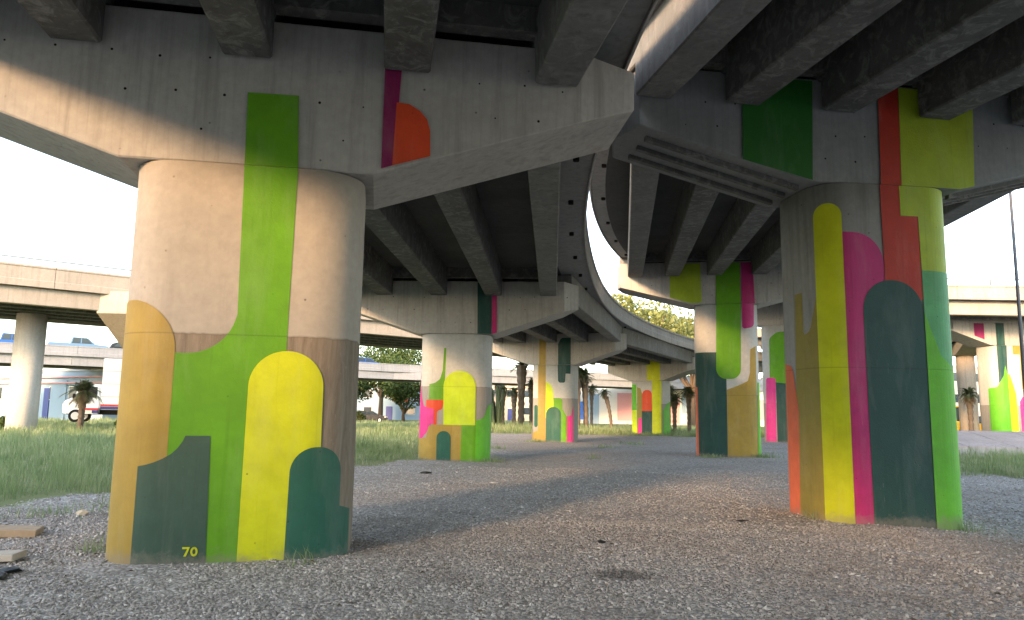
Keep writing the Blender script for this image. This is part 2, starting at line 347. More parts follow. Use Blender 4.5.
class Pier:
    def __init__(s, x, y, ang, zc, label, w=2.45, d=1.7, r=.55, D=1.6, a=3.55, b=4.05, slope=.335, capmat='cap', colmat='column', group='painted viaduct piers', ends=None):
        s.c = Vector((x, y, 0)); s.ang = R(ang); s.zc = zc; s.D = D; s.w, s.d, s.r = w, d, r; s.a, s.b, s.slope = a, b, slope
        s.U = Vector((math.cos(s.ang), -math.sin(s.ang), 0)); s.T = Vector((math.sin(s.ang), math.cos(s.ang), 0))
        s.root = thing('viaduct_pier', label, 'pier', (x, y, 0), -s.ang, group)
        Pn = plen(w, d, r); N = 72; ring = [perim(-Pn / 2 + Pn * k / N, w, d, r) for k in range(N)]
        zs = [-.7, -.1, .6, 1.2, 1.8, 2.375, 2.38, 3, 3.6, zc - .012]
        ins = [0] * 6 + [.0] + [0] * 3
        V = [(u, v, z) for z in zs for u, v in ring]; F = []
        for i in range(len(zs) - 1):
            for k in range(N): F.append((i * N + k, i * N + (k + 1) % N, (i + 1) * N + (k + 1) % N, (i + 1) * N + k))
        F.append(tuple(range((len(zs) - 1) * N, len(zs) * N)))
        s.column = mesh_obj('column', V, F, M[colmat], s.root, smooth=True)
        for p in s.column.data.polygons:
            if len(p.vertices) > 4: p.use_smooth = False
        # cap: hammerhead with pointed ends in plan
        f0 = w / 2 + .1; zt = zc + 1.75; h = D / 2; ends = ends or [(a, -h), (b, 0), (a, h)]; ne = len(ends)
        ends = [(q + (0,))[:3] for q in ends]; plan = [(-f0, -h, 0), (f0, -h, 0)] + ends + [(f0, h, 0), (-f0, h, 0)] + [(-u, v, e) for u, v, e in ends[::-1]]; n = len(plan)
        V = [(u, v, zc + max(0, abs(u) - f0) * slope + e) for u, v, e in plan] + [(u, v, zt) for u, v, e in plan]
        i1 = 2 + ne; F = [(0, 1, i1, i1 + 1), tuple(range(1, i1 + 1)), tuple([0, i1 + 1] + list(range(i1 + 2, n))), tuple(range(n, 2 * n))] + [(i, (i + 1) % n, n + (i + 1) % n, n + i) for i in range(n)]
        s.cap = mesh_obj('pier_cap', V, F, M[capmat], s.root, bevel=.018)
        s.nl = 0
        if capmat == 'capR':
            for sg in (-1, 1):
                for v0, wd in ((-h + .30, .10), (-.05, .1), (h - .40, .10)):
                    V = []
                    for u in (f0 + .05, 4.0):
                        zz = zc + (u - f0) * slope
                        for v, z in ((v0, zz - .07), (v0 + wd, zz - .07), (v0 + wd, zz + .03), (v0, zz + .03)): V.append((sg * u, v, z))
                    mesh_obj('soffit_ledge', V, [(0, 1, 2, 3), (4, 7, 6, 5), (0, 4, 5, 1), (1, 5, 6, 2), (2, 6, 7, 3), (3, 7, 4, 0)], M['girder'], s.cap)
        hp = []
        for row in range(3):
            for k in range(-7, 8):
                u = k * .52 + .2 * (row % 2) + random.uniform(-.03, .03); z = zc + .38 + row * .42 + random.uniform(-.02, .02)
                if z < zc + max(0, abs(u) - f0) * slope + .1 or random.random() < .25: continue
                n6 = 7; r6 = random.uniform(.010, .019); o = sum(len(q[0]) for q in hp)
                ring = [(u + r6 * math.cos(6.283 * q / n6), -h - .002, z + r6 * math.sin(6.283 * q / n6)) for q in range(n6)]
                hp.append((ring, [tuple(range(n6))]))
        if hp:
            v, f = join(*hp); th_ = mesh_obj('tie_holes', v, f, M['dark'], s.cap); th_['kind'] = 'stuff'
    def csurf(s, sv, z, off):
        u, v = perim(sv, s.w, s.d, s.r); u1, v1 = perim(sv + .004, s.w, s.d, s.r); u2, v2 = perim(sv - .004, s.w, s.d, s.r)
        t = Vector((u1 - u2, v1 - v2, 0)); n = Vector((t.y, -t.x, 0)).normalized()
        return (u + n.x * off, v + n.y * off, z)
    def on_col(s, name, col, *poly):
        s.nl += 1; return paint_patch(name, poly, s.csurf, P[col], s.column, s.nl)
    def on_cap(s, name, col, *poly):
        s.nl += 1; return paint_patch(name, poly, lambda u, z, off: (u, -s.D / 2 - off, z), P[col], s.cap, s.nl, 5)
    def at(s, u, v=0, z=0): return s.c + s.U * u + s.T * v + Vector((0, 0, z))
B0 = -.5   # paint runs down behind the gravel
# --- near left pier
L1 = Pier(-3.12, 8.92, -10, 4.30, 'big near left pier with lime green stem, yellow arch and gold arch on beige concrete', w=2.55, ends=[(3.85, -.8), (4.68, -.4, .12), (4.7, .8)])
p = L1
p.on_col('painted_stem', 'green', (-.04, 4.288), (.54, 4.288), (.52, 1.9), (.61, B0), (-.30, B0), (-.70, .8), (-.66, 2.17), (-.13, 2.17, .5), (-.01, 2.6, 0))
p.on_col('painted_arch', 'gold', (-1.75, B0), (-.80, B0), (-.62, .9), (-.62, 1.1), (-.62, 2.74, .55), (-1.75, 2.74, .5))
p.on_col('painted_block', 'slate', (-.90, B0), (-.15, B0), (-.2, 1.30), (-.45, 1.30), (-.475, 1.24), (-.52, 1.17), (-.58, 1.11), (-.66, 1.06), (-.75, 1.02), (-.83, .995), (-.905, .98))
p.on_col('painted_arch', 'yellow', (.14, B0), (.95, B0), (.93, 2.22, .39), (.15, 2.22, .39))
p.on_col('painted_arch', 'teal', (.61, B0), (1.44, B0), (1.40, .5), (1.20, .55), (1.20, 1.19, .28), (.63, 1.19, .28))
sig = p.on_col('painted_mark', 'yellow', (-.40, .165), (-.325, .165), (-.36, .07), (-.385, .07), (-.352, .145), (-.40, .145))
ring = [(-.283 + .036 * math.cos(6.283 * k / 16), .118 + .048 * math.sin(6.283 * k / 16)) for k in range(17)] + [(-.283 + .016 * math.cos(-6.283 * k / 16), .118 + .027 * math.sin(-6.283 * k / 16)) for k in range(17)]
p.on_col('painted_mark', 'yellow', *ring)
p.on_cap('painted_stem', 'green', (-.06, 5.15), (.50, 5.16), (.535, 4.302), (-.045, 4.302))
p.on_cap('painted_band', 'mag_d', (1.46, 4.365), (1.60, 4.415), (1.67, 5.9), (1.46, 5.9))
p.on_cap('painted_quarter_disc', 'orange', (1.585, 4.41), (2.02, 4.555), (2.01, 4.86), (1.97, 5.0), (1.88, 5.1), (1.76, 5.17), (1.61, 5.18))
# --- near right pier
R1 = Pier(6.03, 12.75, -8, 5.40, 'big near right pier striped yellow, magenta and dark pine green on grey concrete', a=4.2, b=4.4, slope=.26, capmat='capR', colmat='columnR')
p = R1
p.on_col('painted_band', 'olive', (-1.95, B0), (-1.27, B0), (-1.26, 3.62), (-1.45, 2.9, .2), (-1.62, 2.95, .1), (-1.62, 3.65), (-1.85, 3.65), (-1.9, 2.3))
p.on_col('painted_band', 'coral', (-2.3, B0), (-1.93, B0), (-1.85, 1.7, .1), (-2.02, 2.45, .15), (-2.3, 2.5))
p.on_col('painted_stripe', 'yellow', (-1.27, B0), (-.84, B0), (-.84, 5.06, .215), (-1.28, 5.06, .215))
p.on_col('painted_arch', 'magenta', (-.835, B0), (-.54, B0), (-.54, 3.4), (-.16, 3.6), (-.16, 4.55, .5), (-.84, 4.57))
p.on_col('painted_band', 'red', (-.15, 3.5), (.50, 3.5), (.49, 4.88), (.18, 4.87), (.18, 5.388), (-.16, 5.388))
p.on_col('painted_arch', 'pine', (-.54, B0), (.50, B0), (.49, 3.80, .5), (-.56, 3.80, .5))
p.on_col('painted_band', 'lime', (.18, 4.88), (.18, 5.388), (1.6, 5.388), (1.6, 3.98), (.50, 3.98), (.49, 4.88))
p.on_col('painted_band', 'mint', (.50, 3.98), (1.6, 3.98), (1.6, 1.2), (.9, 1.0), (.50, 3.2))
p.on_col('painted_band', 'leaf', (.50, B0), (1.6, B0), (1.6, 2.0), (.75, 2.6), (.50, 3.3))
p.on_cap('painted_block', 'dgreen', (-2.50, 5.68), (-1.31, 5.405), (-1.25, 7.1), (-2.47, 7.1))
p.on_cap('painted_stripe', 'red', (-.11, 5.405), (.25, 5.405), (.29, 7.1), (-.08, 7.1))
p.on_cap('painted_block', 'lime', (.255, 5.405), (1.33, 5.405), (1.59, 5.47), (1.67, 7.1), (.295, 7.1))
# --- second left pier
L2 = Pier(-1.80, 25.15, 3, 4.10, 'middle pier with chartreuse arch, pink patch and small teal doorway shape on pale concrete', w=2.3, colmat='columnP')
p = L2
p.on_col('painted_stem', 'green', (-.8, 1.95), (-.30, 1.95), (-.27, 3.63), (-.34, 3.63), (-.37, 2.9), (-.45, 2.62), (-.60, 2.5), (-.8, 2.45))
p.on_col('painted_band', 'orange', (-.9, 1.95), (-.3, 1.95), (-.35, 1.65, .1), (-.52, 1.6, .1), (-.52, 1.15), (-.62, 1.15), (-.62, 1.6, .1), (-.9, 1.65))
p.on_col('painted_patch', 'pink', (-1.6, .70), (-1.05, .72), (-.85, .9, .1), (-.75, 1.14), (-.62, 1.2), (-.62, 1.65), (-1.0, 1.75), (-1.2, 2.2), (-1.6, 3.2))
p.on_col('painted_block', 'gold', (-1.7, B0), (.28, B0), (.28, 1.16), (-.62, 1.16), (-.78, 1.1), (-.86, .75), (-1.1, .70), (-1.7, .70))
p.on_col('painted_band', 'green', (.28, B0), (.74, B0), (.74, 1.17), (.28, 1.17))
p.on_col('painted_band', 'leaf', (.74, B0), (1.7, B0), (1.7, 1.9), (1.2, 1.8, .2), (1.0, 1.4, .2), (.74, 1.3))
p.on_col('painted_arch', 'chart', (-.30, 1.16), (.72, 1.16), (.71, 2.89, .5), (-.34, 2.89, .5))
p.on_col('painted_arch', 'teal', (-.49, B0), (-.04, B0), (-.05, .96, .22), (-.51, .96, .22))
p.on_cap('painted_block', 'pine', (.73, 4.104), (1.19, 4.104), (1.17, 5.8), (.7, 5.8))
p.on_cap('painted_stripe', 'magenta', (1.195, 4.104), (1.36, 4.15), (1.34, 5.8), (1.175, 5.8))
# --- third left pier
L3 = Pier(2.55, 42.7, 18, 4.25, 'pale pier with gold stripe, teal arch and dark green tongue, third along the curve', colmat='columnP')
p = L3
p.on_col('painted_stripe', 'gold', (-.8, 4.24), (-.36, 4.24), (-.33, B0), (-1.4, B0), (-1.4, .4), (-.8, .6))
p.on_col('painted_mark', 'teal', (-1.06, .79, .11), (-.80, .79, .11), (-.80, 2.01, .12), (-1.06, 2.01, .12))
p.on_col('painted_arch', 'chart', (-.35, 1.3), (.1, 1.3), (.1, 2.4), (.06, 2.9), (-.1, 3.2), (-.35, 3.29))
p.on_col('painted_stripe', 'green', (.08, 1.4), (.13, 2.40), (.60, 2.40, .15), (.62, 1.8), (.85, 1.4), (.87, B0), (.5, B0))
p.on_col('painted_arch', 'teal', (-.32, B0), (.54, B0), (.54, 1.91, .42), (-.32, 1.91, .42))
p.on_col('painted_band', 'pink', (.87, B0), (1.26, B0), (1.24, 2.0), (1.1, 1.43), (.87, 1.43))
p.on_col('painted_tongue', 'pine', (.33, 4.24), (1.05, 4.24), (1.05, 3.75), (.78, 3.75), (.75, 3.25, .1), (.36, 3.25, .15))
p.on_cap('painted_stripe', 'gold', (-.76, 4.255), (-.38, 4.255), (-.36, 5.9), (-.76, 5.9))
p.on_cap('painted_tongue', 'pine', (.34, 4.255), (1.06, 4.255), (1.06, 5.75), (.5, 5.75, .2), (.33, 5.4, .2))
# --- fourth left pier
L4 = Pier(11.1, 59.6, 40, 4.2, 'far pier with orange arch above dark green block and tall yellow band', w=2.8, d=1.9, colmat='columnP')
p = L4
p.on_col('painted_band', 'olive', (-.7, B0), (.6, B0), (.6, 3.1), (.1, 3.1), (-.15, 2.9, .2), (-.4, 3.6), (-.7, 3.7))
p.on_col('painted_band', 'leaf', (-2.4, B0), (-.72, B0), (-.75, 3.9), (-2.4, 3.9))
p.on_col('painted_band', 'chart', (-2.4, B0), (-.74, B0), (-.74, 1.9), (-2.4, 1.9))
p.on_col('painted_arch', 'orange', (-.25, 1.83), (.62, 1.83), (.62, 3.55, .4), (-.22, 3.4, .35))
p.on_col('painted_block', 'pine', (-.27, B0), (.60, B0), (.62, 1.83), (-.27, 1.83))
p.on_col('painted_block', 'pink', (-.74, B0), (-.29, B0), (-.29, 1.3), (-.55, 1.3, .1))
p.on_col('painted_band', 'yellow', (.64, B0), (1.34, B0), (1.38, 4.19), (.64, 4.19))
p.on_col('painted_band', 'leaf', (1.5, B0), (2.6, B0), (2.6, 2.6), (2.0, 2.4), (1.5, 1.9))
p.on_cap('painted_band', 'yellow', (.12, 4.205), (1.27, 4.205), (1.27, 5.9), (.12, 5.9))
# --- second right pier
R2 = Pier(8.75, 30.5, 12, 6.02, 'tall pier with long green tongue over dark pine and gold blocks', a=4.2, b=4.4, slope=.26, capmat='cap', colmat='columnP')
p = R2
p.on_col('painted_block', 'pine', (-1.23, B0), (-.08, B0), (-.05, 4.08), (-1.6, 4.08), (-1.6, 2.75), (-1.26, 2.6))
p.on_col('painted_band', 'coral', (-1.9, B0), (-1.23, B0), (-1.27, 2.7), (-1.9, 2.8))
p.on_col('painted_block', 'gold', (-.07, B0), (1.12, B0), (1.15, 4.35), (.88, 4.2), (.85, 3.3), (.75, 2.95, .1), (.5, 2.82), (-.05, 2.6))
p.on_col('painted_band', 'leaf', (1.12, B0), (1.9, B0), (1.9, 2.9), (1.2, 2.9))
p.on_col('painted_tongue', 'green', (-.39, 6.01), (.56, 6.01), (.49, 3.02, .4), (-.45, 3.02, .4))
p.on_col('painted_tongue', 'magenta', (.60, 6.01), (1.1, 6.01), (1.07, 5.1, .2), (.59, 5.0, .1))
p.on_cap('painted_block', 'lime', (-2.2, 6.32), (-1.4, 6.08), (-.95, 6.08, .1), (-.98, 7.7), (-2.2, 7.7))
p.on_cap('painted_tongue', 'green', (-.39, 6.025), (.56, 6.025), (.56, 7.7), (-.38, 7.7))
p.on_cap('painted_stripe', 'magenta', (.60, 6.025), (1.1, 6.025), (1.06, 7.7), (.6, 7.7))
# --- third right pier
R3 = Pier(17.4, 47.9, 28, 7.35, 'tall far pier with green arch above pine block and pink strip, half hidden', a=4.2, b=4.4, slope=.26, capmat='cap', colmat='columnP')
p = R3
p.on_col('painted_arch', 'green', (-.72, 3.5), (1.2, 3.5), (1.2, 6.9), (-.2, 6.9, .6), (-.68, 6.5, .4))
p.on_col('painted_block', 'pine', (-.36, B0), (1.4, B0), (1.4, 3.5), (-.36, 3.7))
p.on_col('painted_stripe', 'pink', (-1.1, B0), (-.42, B0), (-.36, 4.0, .15), (-.95, 4.0, .15))

# ------------------------------------------------------------------ decks
def spline(pts, n=14):
    pts = [Vector(p) for p in pts]; out = []
    ext = [pts[0] * 2 - pts[1]] + pts + [pts[-1] * 2 - pts[-2]]
    for i in range(len(pts) - 1):
        p0, p1, p2, p3 = ext[i:i + 4]
        for k in range(n):
            t = k / n; out.append(.5 * (2 * p1 + (p2 - p0) * t + (2 * p0 - 5 * p1 + 4 * p2 - p3) * t * t + (3 * p1 - p0 - 3 * p2 + p3) * t ** 3))
    out.append(pts[-1]); return out
def resample(pts, step):
    d = [0]
    for a, b in zip(pts, pts[1:]): d.append(d[-1] + (b - a).length)
    n = max(2, int(round(d[-1] / step))); res = []; j = 0
    for k in range(n + 1):
        t = d[-1] * k / n
        while j < len(pts) - 2 and d[j + 1] < t: j += 1
        q = (t - d[j]) / max(1e-9, d[j + 1] - d[j]); res.append(pts[j].lerp(pts[j + 1], q))
    return res
def frames(pts):
    fr = []
    for i, p in enumerate(pts):
        t = pts[min(i + 1, len(pts) - 1)] - pts[max(i - 1, 0)]; t.z = 0; t.normalize(); fr.append((p, Vector((t.y, -t.x, 0)), t))
    return fr
def sweep(fr, prof):
    """closed profile [(lateral, dz)] swept along frames"""
    n = len(prof); V = []; F = []
    for p, u, t in fr:
        for l, z in prof: V.append(p + u * l + Vector((0, 0, z)))
    for i in range(len(fr) - 1):
        for k in range(n): F.append((i * n + k, i * n + (k + 1) % n, (i + 1) * n + (k + 1) % n, (i + 1) * n + k))
    F += [tuple(range(n)), tuple(range((len(fr) - 1) * n + n - 1, (len(fr) - 1) * n - 1, -1))]
    return V, F
def girder_mesh(A, B, w, h, notch, dapA=True, dapB=True, mat=None, parent=None):
    """A, B: bottom-line end points over the cap axes; dapped ends rest on the cap"""
    d = (B - A); Lh = Vector((d.x, d.y, 0)).length; t = Vector((d.x, d.y, 0)) / Lh; u = Vector((t.y, -t.x, 0))
    nA, nB = notch; dh = .52
    if max(nA, nB) < .2: prof = [(0, 0), (Lh, 0), (Lh, h), (0, h)]
    else: prof = [(nA, 0), (Lh - nB, 0), (Lh - nB, dh), (Lh - .12, dh), (Lh - .12, h), (.12, h), (.12, dh), (nA, dh)]
    V = []
    for sgn in (-1, 1):
        for x, z in prof: V.append(A + t * x + u * (sgn * w / 2) + Vector((0, 0, z + d.z * x / Lh)))
    n = len(prof); F = [tuple(range(n)), tuple(range(2 * n - 1, n - 1, -1))] + [(i, (i + 1) % n, n + (i + 1) % n, n + i) for i in range(n)]
    return mesh_obj('girder', V, F, mat, parent, bevel=.025)
def deck(label, ctrl, hwl, hwr, spans, offs, gw=.6, gh=.9, zs=2.15, slab_t=.22, par_h=.95, mats=('slab', 'girder', 'parapet'), panel=2.6, drains=True, rail=False, step=1.0, outer=None, gz=0.):
    root = thing('viaduct_deck', label, 'viaduct', tuple(ctrl[0]), 0)
    inv = -Vector(ctrl[0])
    cl = resample(spline(ctrl), step); fr = frames(cl)
    def put(o): o.location = inv; return o
    top = zs + slab_t
    eo = (min(offs) + .1, max(offs) - .1)
    V, F = sweep(fr, [(eo[0], zs), (eo[1], zs), (eo[1], top), (eo[0], top)])
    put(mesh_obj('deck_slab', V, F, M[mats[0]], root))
    for q0, q1 in ((-hwl, eo[0] - .003), (hwr, eo[1] + .003)):
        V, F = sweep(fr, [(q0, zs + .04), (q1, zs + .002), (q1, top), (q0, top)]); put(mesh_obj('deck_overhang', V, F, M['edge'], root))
    V, F = sweep(fr, [(-hwl + .5, top + .004), (hwr - .5, top + .004), (hwr - .5, top + .06), (-hwl + .5, top + .06)])
    put(mesh_obj('road_surface', V, F, M['asphalt'], root))
    # parapet panels
    for side, hw in ((-1, hwl), (1, hwr)):
        n = max(1, int(round(panel / step))); i = 0
        while i < len(fr) - 1:
            j = min(i + n, len(fr) - 1); seg = [(q[0].copy(), q[1], q[2]) for q in fr[i:j + 1]]
            seg[0][0].xyz += seg[0][2] * .012; seg[-1][0].xyz -= seg[-1][2] * .012
            pr = [(hw + .02, zs - .02), (hw + .05, zs + .0), (hw + .05, zs + .32), (hw + .02, zs + .36), (hw + .02, zs + par_h - .12), (hw + .06, zs + par_h - .1), (hw + .06, zs + par_h), (hw - .22, zs + par_h), (hw - .22, top + .3), (hw - .4, top + .08), (hw - .4, top + .004), (hw + .002, top + .004), (hw + .002, zs - .02)]
            V, F = sweep(seg, [(side * l, z) for l, z in pr]); put(mesh_obj('parapet_panel', V, F, M[mats[2]], root)); i = j
        if rail:
            V, F = sweep(fr, [(side * (hw - .12), zs + par_h + .30), (side * (hw - .04), zs + par_h + .30), (side * (hw - .04), zs + par_h + .38), (side * (hw - .12), zs + par_h + .38)]); put(mesh_obj('guard_rail', V, F, M['steel'], root))
            for q in fr[::3]:
                c = q[0] + q[1] * side * (hw - .08); v, f = boxv(c.x - .04, c.x + .04, c.y - .04, c.y + .04, c.z + zs + par_h, c.z + zs + par_h + .3); put(mesh_obj('rail_post', v, f, M['steel'], root))
    # girders, diaphragms
    for (pa, ea, pb, eb) in spans:
        ga = []; 
        for k, of in enumerate(offs):
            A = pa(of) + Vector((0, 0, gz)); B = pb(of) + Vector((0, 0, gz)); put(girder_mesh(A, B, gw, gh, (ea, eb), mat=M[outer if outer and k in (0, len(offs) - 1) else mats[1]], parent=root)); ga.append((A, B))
        for (A0, B0_), (A1, B1) in zip(ga, ga[1:]):
            for q in (1.25, -1.25):
                dA = (B0_ - A0); dA.z = 0; dA.normalize(); dB = (B1 - A1); dB.z = 0; dB.normalize()
                a = (A0 if q > 0 else B0_) + dA * q * .72; b = (A1 if q > 0 else B1) + dB * q * .72
                x = (b - a); x.z = 0; l = x.length; x.normalize(); n_ = Vector((x.y, -x.x, 0)) * .12
                a = a + x * (gw / 2 - .01); b = b - x * (gw / 2 - .01)
                vv = [a - n_, b - n_, b + n_, a + n_]; zz0, zz1 = Vector((0, 0, .585)), Vector((0, 0, gh))
                V = [v + zz0 for v in vv] + [v + zz1 for v in vv]
                put(mesh_obj('diaphragm', V, [(0, 3, 2, 1), (4, 5, 6, 7), (0, 1, 5, 4), (1, 2, 6, 5), (2, 3, 7, 6), (3, 0, 4, 7)], M[mats[1]], root))
    if drains:
        v, f = tube([(0, 0, -.07), (0, 0, .06)], .062, 10); first = None
        for side, hw in ((-1, hwl), (1, hwr)):
            for q in fr[3::3]:
                c = q[0] + q[1] * side * (hw - .33) + Vector((0, 0, zs + .012)) + inv
                if first is None: first = mesh_obj('drain_outlet', v, f, M['dark'], root); first.location = c
                else: share(first, root, c)
    return root
def pier_at(p, k=0): return lambda of: p.at(of + k, 0, p.zc + 1.25)
class Virt:
    """a support behind the camera or far away: only the frame the girders need"""
    def __init__(s, x, y, ang, zc): s.c = Vector((x, y, 0)); a = R(ang); s.U = Vector((math.cos(a), -math.sin(a), 0)); s.T = Vector((math.sin(a), math.cos(a), 0)); s.zc = zc
    at = Pier.at
L0 = Pier(-.35, -7.9, -15, 4.3, 'plain pier of the left viaduct behind the viewpoint', colmat='columnP', group='plain viaduct piers')
R0 = Pier(9.0, -4.1, -18, 5.1, 'plain pier of the right viaduct behind the viewpoint', a=4.2, b=4.4, slope=.26, capmat='capR', colmat='columnP', group='plain viaduct piers')
Lm = Virt(5.2, -24, -25, 4.3); L5 = Virt(22.5, 72.5, 48, 4.2); Rm = Virt(16, -19.5, -30, 4.8); R4 = Virt(29, 60.5, 42, 8.6)
def V3(p, z=None): return (p.c.x, p.c.y, p.zc if z is None else z)
E_ = .86
Lps = [Lm, L0, L1, L2, L3, L4, L5]
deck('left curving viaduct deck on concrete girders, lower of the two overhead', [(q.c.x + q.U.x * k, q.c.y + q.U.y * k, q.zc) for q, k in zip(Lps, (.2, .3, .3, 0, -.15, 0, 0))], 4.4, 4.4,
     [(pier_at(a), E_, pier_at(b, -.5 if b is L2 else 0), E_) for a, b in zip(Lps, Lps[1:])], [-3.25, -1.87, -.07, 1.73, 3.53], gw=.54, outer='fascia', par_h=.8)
Rps = [Rm, R0, R1, R2, R3, R4]
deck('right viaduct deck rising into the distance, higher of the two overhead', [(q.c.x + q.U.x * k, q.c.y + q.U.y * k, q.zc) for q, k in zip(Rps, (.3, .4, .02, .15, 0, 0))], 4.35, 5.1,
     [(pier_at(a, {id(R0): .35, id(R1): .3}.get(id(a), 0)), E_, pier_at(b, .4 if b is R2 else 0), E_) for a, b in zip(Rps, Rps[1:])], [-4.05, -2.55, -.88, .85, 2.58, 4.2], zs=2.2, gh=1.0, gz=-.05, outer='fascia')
# ------------------------------------------------------------------ background viaducts
def heads(ctrl):
    out = []
    for i, p in enumerate(ctrl):
        a = Vector(ctrl[min(i + 1, len(ctrl) - 1)]) - Vector(ctrl[max(i - 1, 0)]); out.append(math.degrees(math.atan2(a.x, a.y)))
    return out
def far_deck(label, ctrl, hw, offs, zs=2.15, gh=.9, gw=.5, mats=('slab', 'girder', 'warm'), **kw):
    vs_ = [Virt(p[0], p[1], h, p[2]) for p, h in zip(ctrl, heads(ctrl))]
    return deck(label, ctrl, hw, hw, [(pier_at(a), .0, pier_at(b), .0) for a, b in zip(vs_, vs_[1:])], offs, gw=gw, gh=gh, zs=zs, mats=mats, drains=False, step=2.0, panel=4.0, **kw)
far_deck('sunlit beige ramp viaduct with railing crossing behind the near left pier', [(-64.28, 11.82, 5.4), (-50.24, 23.16, 5.4), (-37.76, 33.24, 5.4), (-23.72, 44.58, 5.4), (-11.24, 54.66, 5.4), (-2.66, 61.59, 5.4), (3.6, 68.5, 5.4), (6.2, 80, 5.4)], 4.9, [-4.3, -2.6, -.9, .9, 2.6, 4.4], rail=True, outer='warm', par_h=1.1)
def round_pier(label, x, y, zt, r=.82, cap=None, mat='warm', group=None):
    t = thing('viaduct_pier', label, 'pier', (x, y, 0), 0, group)
    v, f = tube([(0, 0, -.6), (0, 0, 2.2), (0, 0, zt)], r, 28); mesh_obj('column', v, f, M[mat], t, smooth=False)
    for pl in t.children[0].data.polygons: pl.use_smooth = len(pl.vertices) == 4
    if cap:
        (l, d, h, ang) = cap
        v, f = prism([(-r - .1, zt), (r + .1, zt), (l, zt + h * .64), (l, zt + h), (-l, zt + h), (-l, zt + h * .64)], -d / 2, d / 2); c = mesh_obj('pier_cap', v, f, M[mat], t, bevel=.02); c.rotation_euler = (0, 0, -R(ang))
    return t
round_pier('plain round white column under the beige ramp at the left edge', -27.0, 41.9, 6.63, .76, mat='palec')
round_pier('plain round column with flared cap end poking out left of the big near pier', -21.3, 44.9, 4.4, .8, cap=(5.0, 2.3, 3.3, 88))
far_deck('low blue-grey flyover carrying cars behind the beige ramp', [(-120, 32, 4.05), (-80, 51, 4.05), (-44, 74.5, 4.05), (-16.5, 94.8, 4.05), (-2, 102, 4.05), (16, 110, 4.05), (40, 119, 4.05), (75, 128, 4.05)], 4.4, [-3.6, 0, 3.9], mats=('slab', 'girder', 'greyv'), outer='greyv', par_h=.95)
for k, (x, y) in enumerate([(-58, 65.4), (-29, 85.5), (-1.5, 102.2), (29, 115)]):
    round_pier(['plain round column of the flyover far left', 'plain round column of the flyover behind the box truck', 'plain round column of the flyover behind the middle pier', 'plain round column of the flyover behind the far palms'][k], x, y, 5.3, .7, mat='greyv', group='flyover columns')
far_deck('cream viaduct with studded parapet at the right edge', [(19, 42.6, 5.75), (28, 42.6, 5.75), (45, 41.0, 5.75), (70, 36, 5.75)], 4.4, [-3.6, -1.8, 0, 1.8, 3.6], zs=2.0, gh=.75, par_h=.75, rail=True, outer='warm')
R5 = Pier(27.9, 42.4, 84 - 90, 5.7, 'painted pier at the right edge with green spike, lime band, gold and pink', w=2.5, d=1.7, a=3.5, b=3.8, colmat='columnP')
p = R5
p.on_col('painted_band', 'pine', (-1.0, 3.4), (-.5, 3.9), (-.45, 5.69), (-1.0, 5.69))
p.on_col('painted_spike', 'leaf', (-1.6, B0), (-.5, B0), (-.5, 4.0), (-.62, 4.6), (-.75, 4.0), (-1.1, 3.4), (-1.6, 3.3))
p.on_col('painted_band', 'chart', (-.5, B0), (-.05, B0), (-.08, 3.0, .15), (-.38, 4.1, .1), (-.5, 4.1))
p.on_col('painted_band', 'gold', (-.1, 5.2), (.3, 5.2), (.3, 3.2, .15), (.7, 3.2, .15), (.7, 5.2), (.8, 5.69), (-.1, 5.69))
p.on_col('painted_arch', 'pink', (.1, B0), (1.2, B0), (1.2, 2.9), (.3, 2.9, .2), (.1, 2.6, .1))
p.on_cap('painted_block', 'mag_d', (-2.3, 6.2), (-1.7, 6.0), (-1.7, 6.9), (-2.3, 6.9))
p.on_cap('painted_band', 'pine', (-1.0, 5.705), (-.5, 5.705), (-.5, 6.95), (-1.0, 6.95))
far_deck('distant cream ramp on flared piers behind the right edge pier', [(22, 66, 6.2), (34, 60, 6.2), (52, 55, 6.2), (75, 52, 6.2)], 4.2, [-3, 0, 3], zs=1.9, gh=.65, par_h=.7)
round_pier('slim pale column with flared cap beside the painted right edge pier', 35.2, 58.0, 6.45, .65, cap=(3.6, 1.6, .95, 110))

# ------------------------------------------------------------------ vegetation
M['bark'] = plain('bark', (92, 78, 64), .9, .1, var=.3, scale=14)
M['palmbark'] = plain('palm_bark', (104, 94, 84), .9, .1, var=.35, scale=18)
M['leafa'] = leafmat('broadleaf_foliage', (.035, .065, .018), (.075, .115, .03), (.12, .15, .04), scale=.8)
M['leafy'] = leafmat('yellowing_foliage', (.16, .19, .06), (.26, .27, .09), (.34, .31, .13), trans=.4, scale=.8)
M['frond'] = leafmat('palm_frond', (.07, .10, .045), (.13, .15, .075), (.20, .19, .11), scale=2)
M['dry'] = leafmat('dry_fronds', (.16, .12, .075), (.24, .19, .12), scale=3)
M['cactus'] = leafmat('cactus_skin', (.045, .075, .04), (.08, .11, .06), trans=.02, scale=3)
M['grass'] = leafmat('grass_blades', (.16, .235, .10), (.28, .335, .17), (.48, .48, .34), trans=.4, scale=.45)
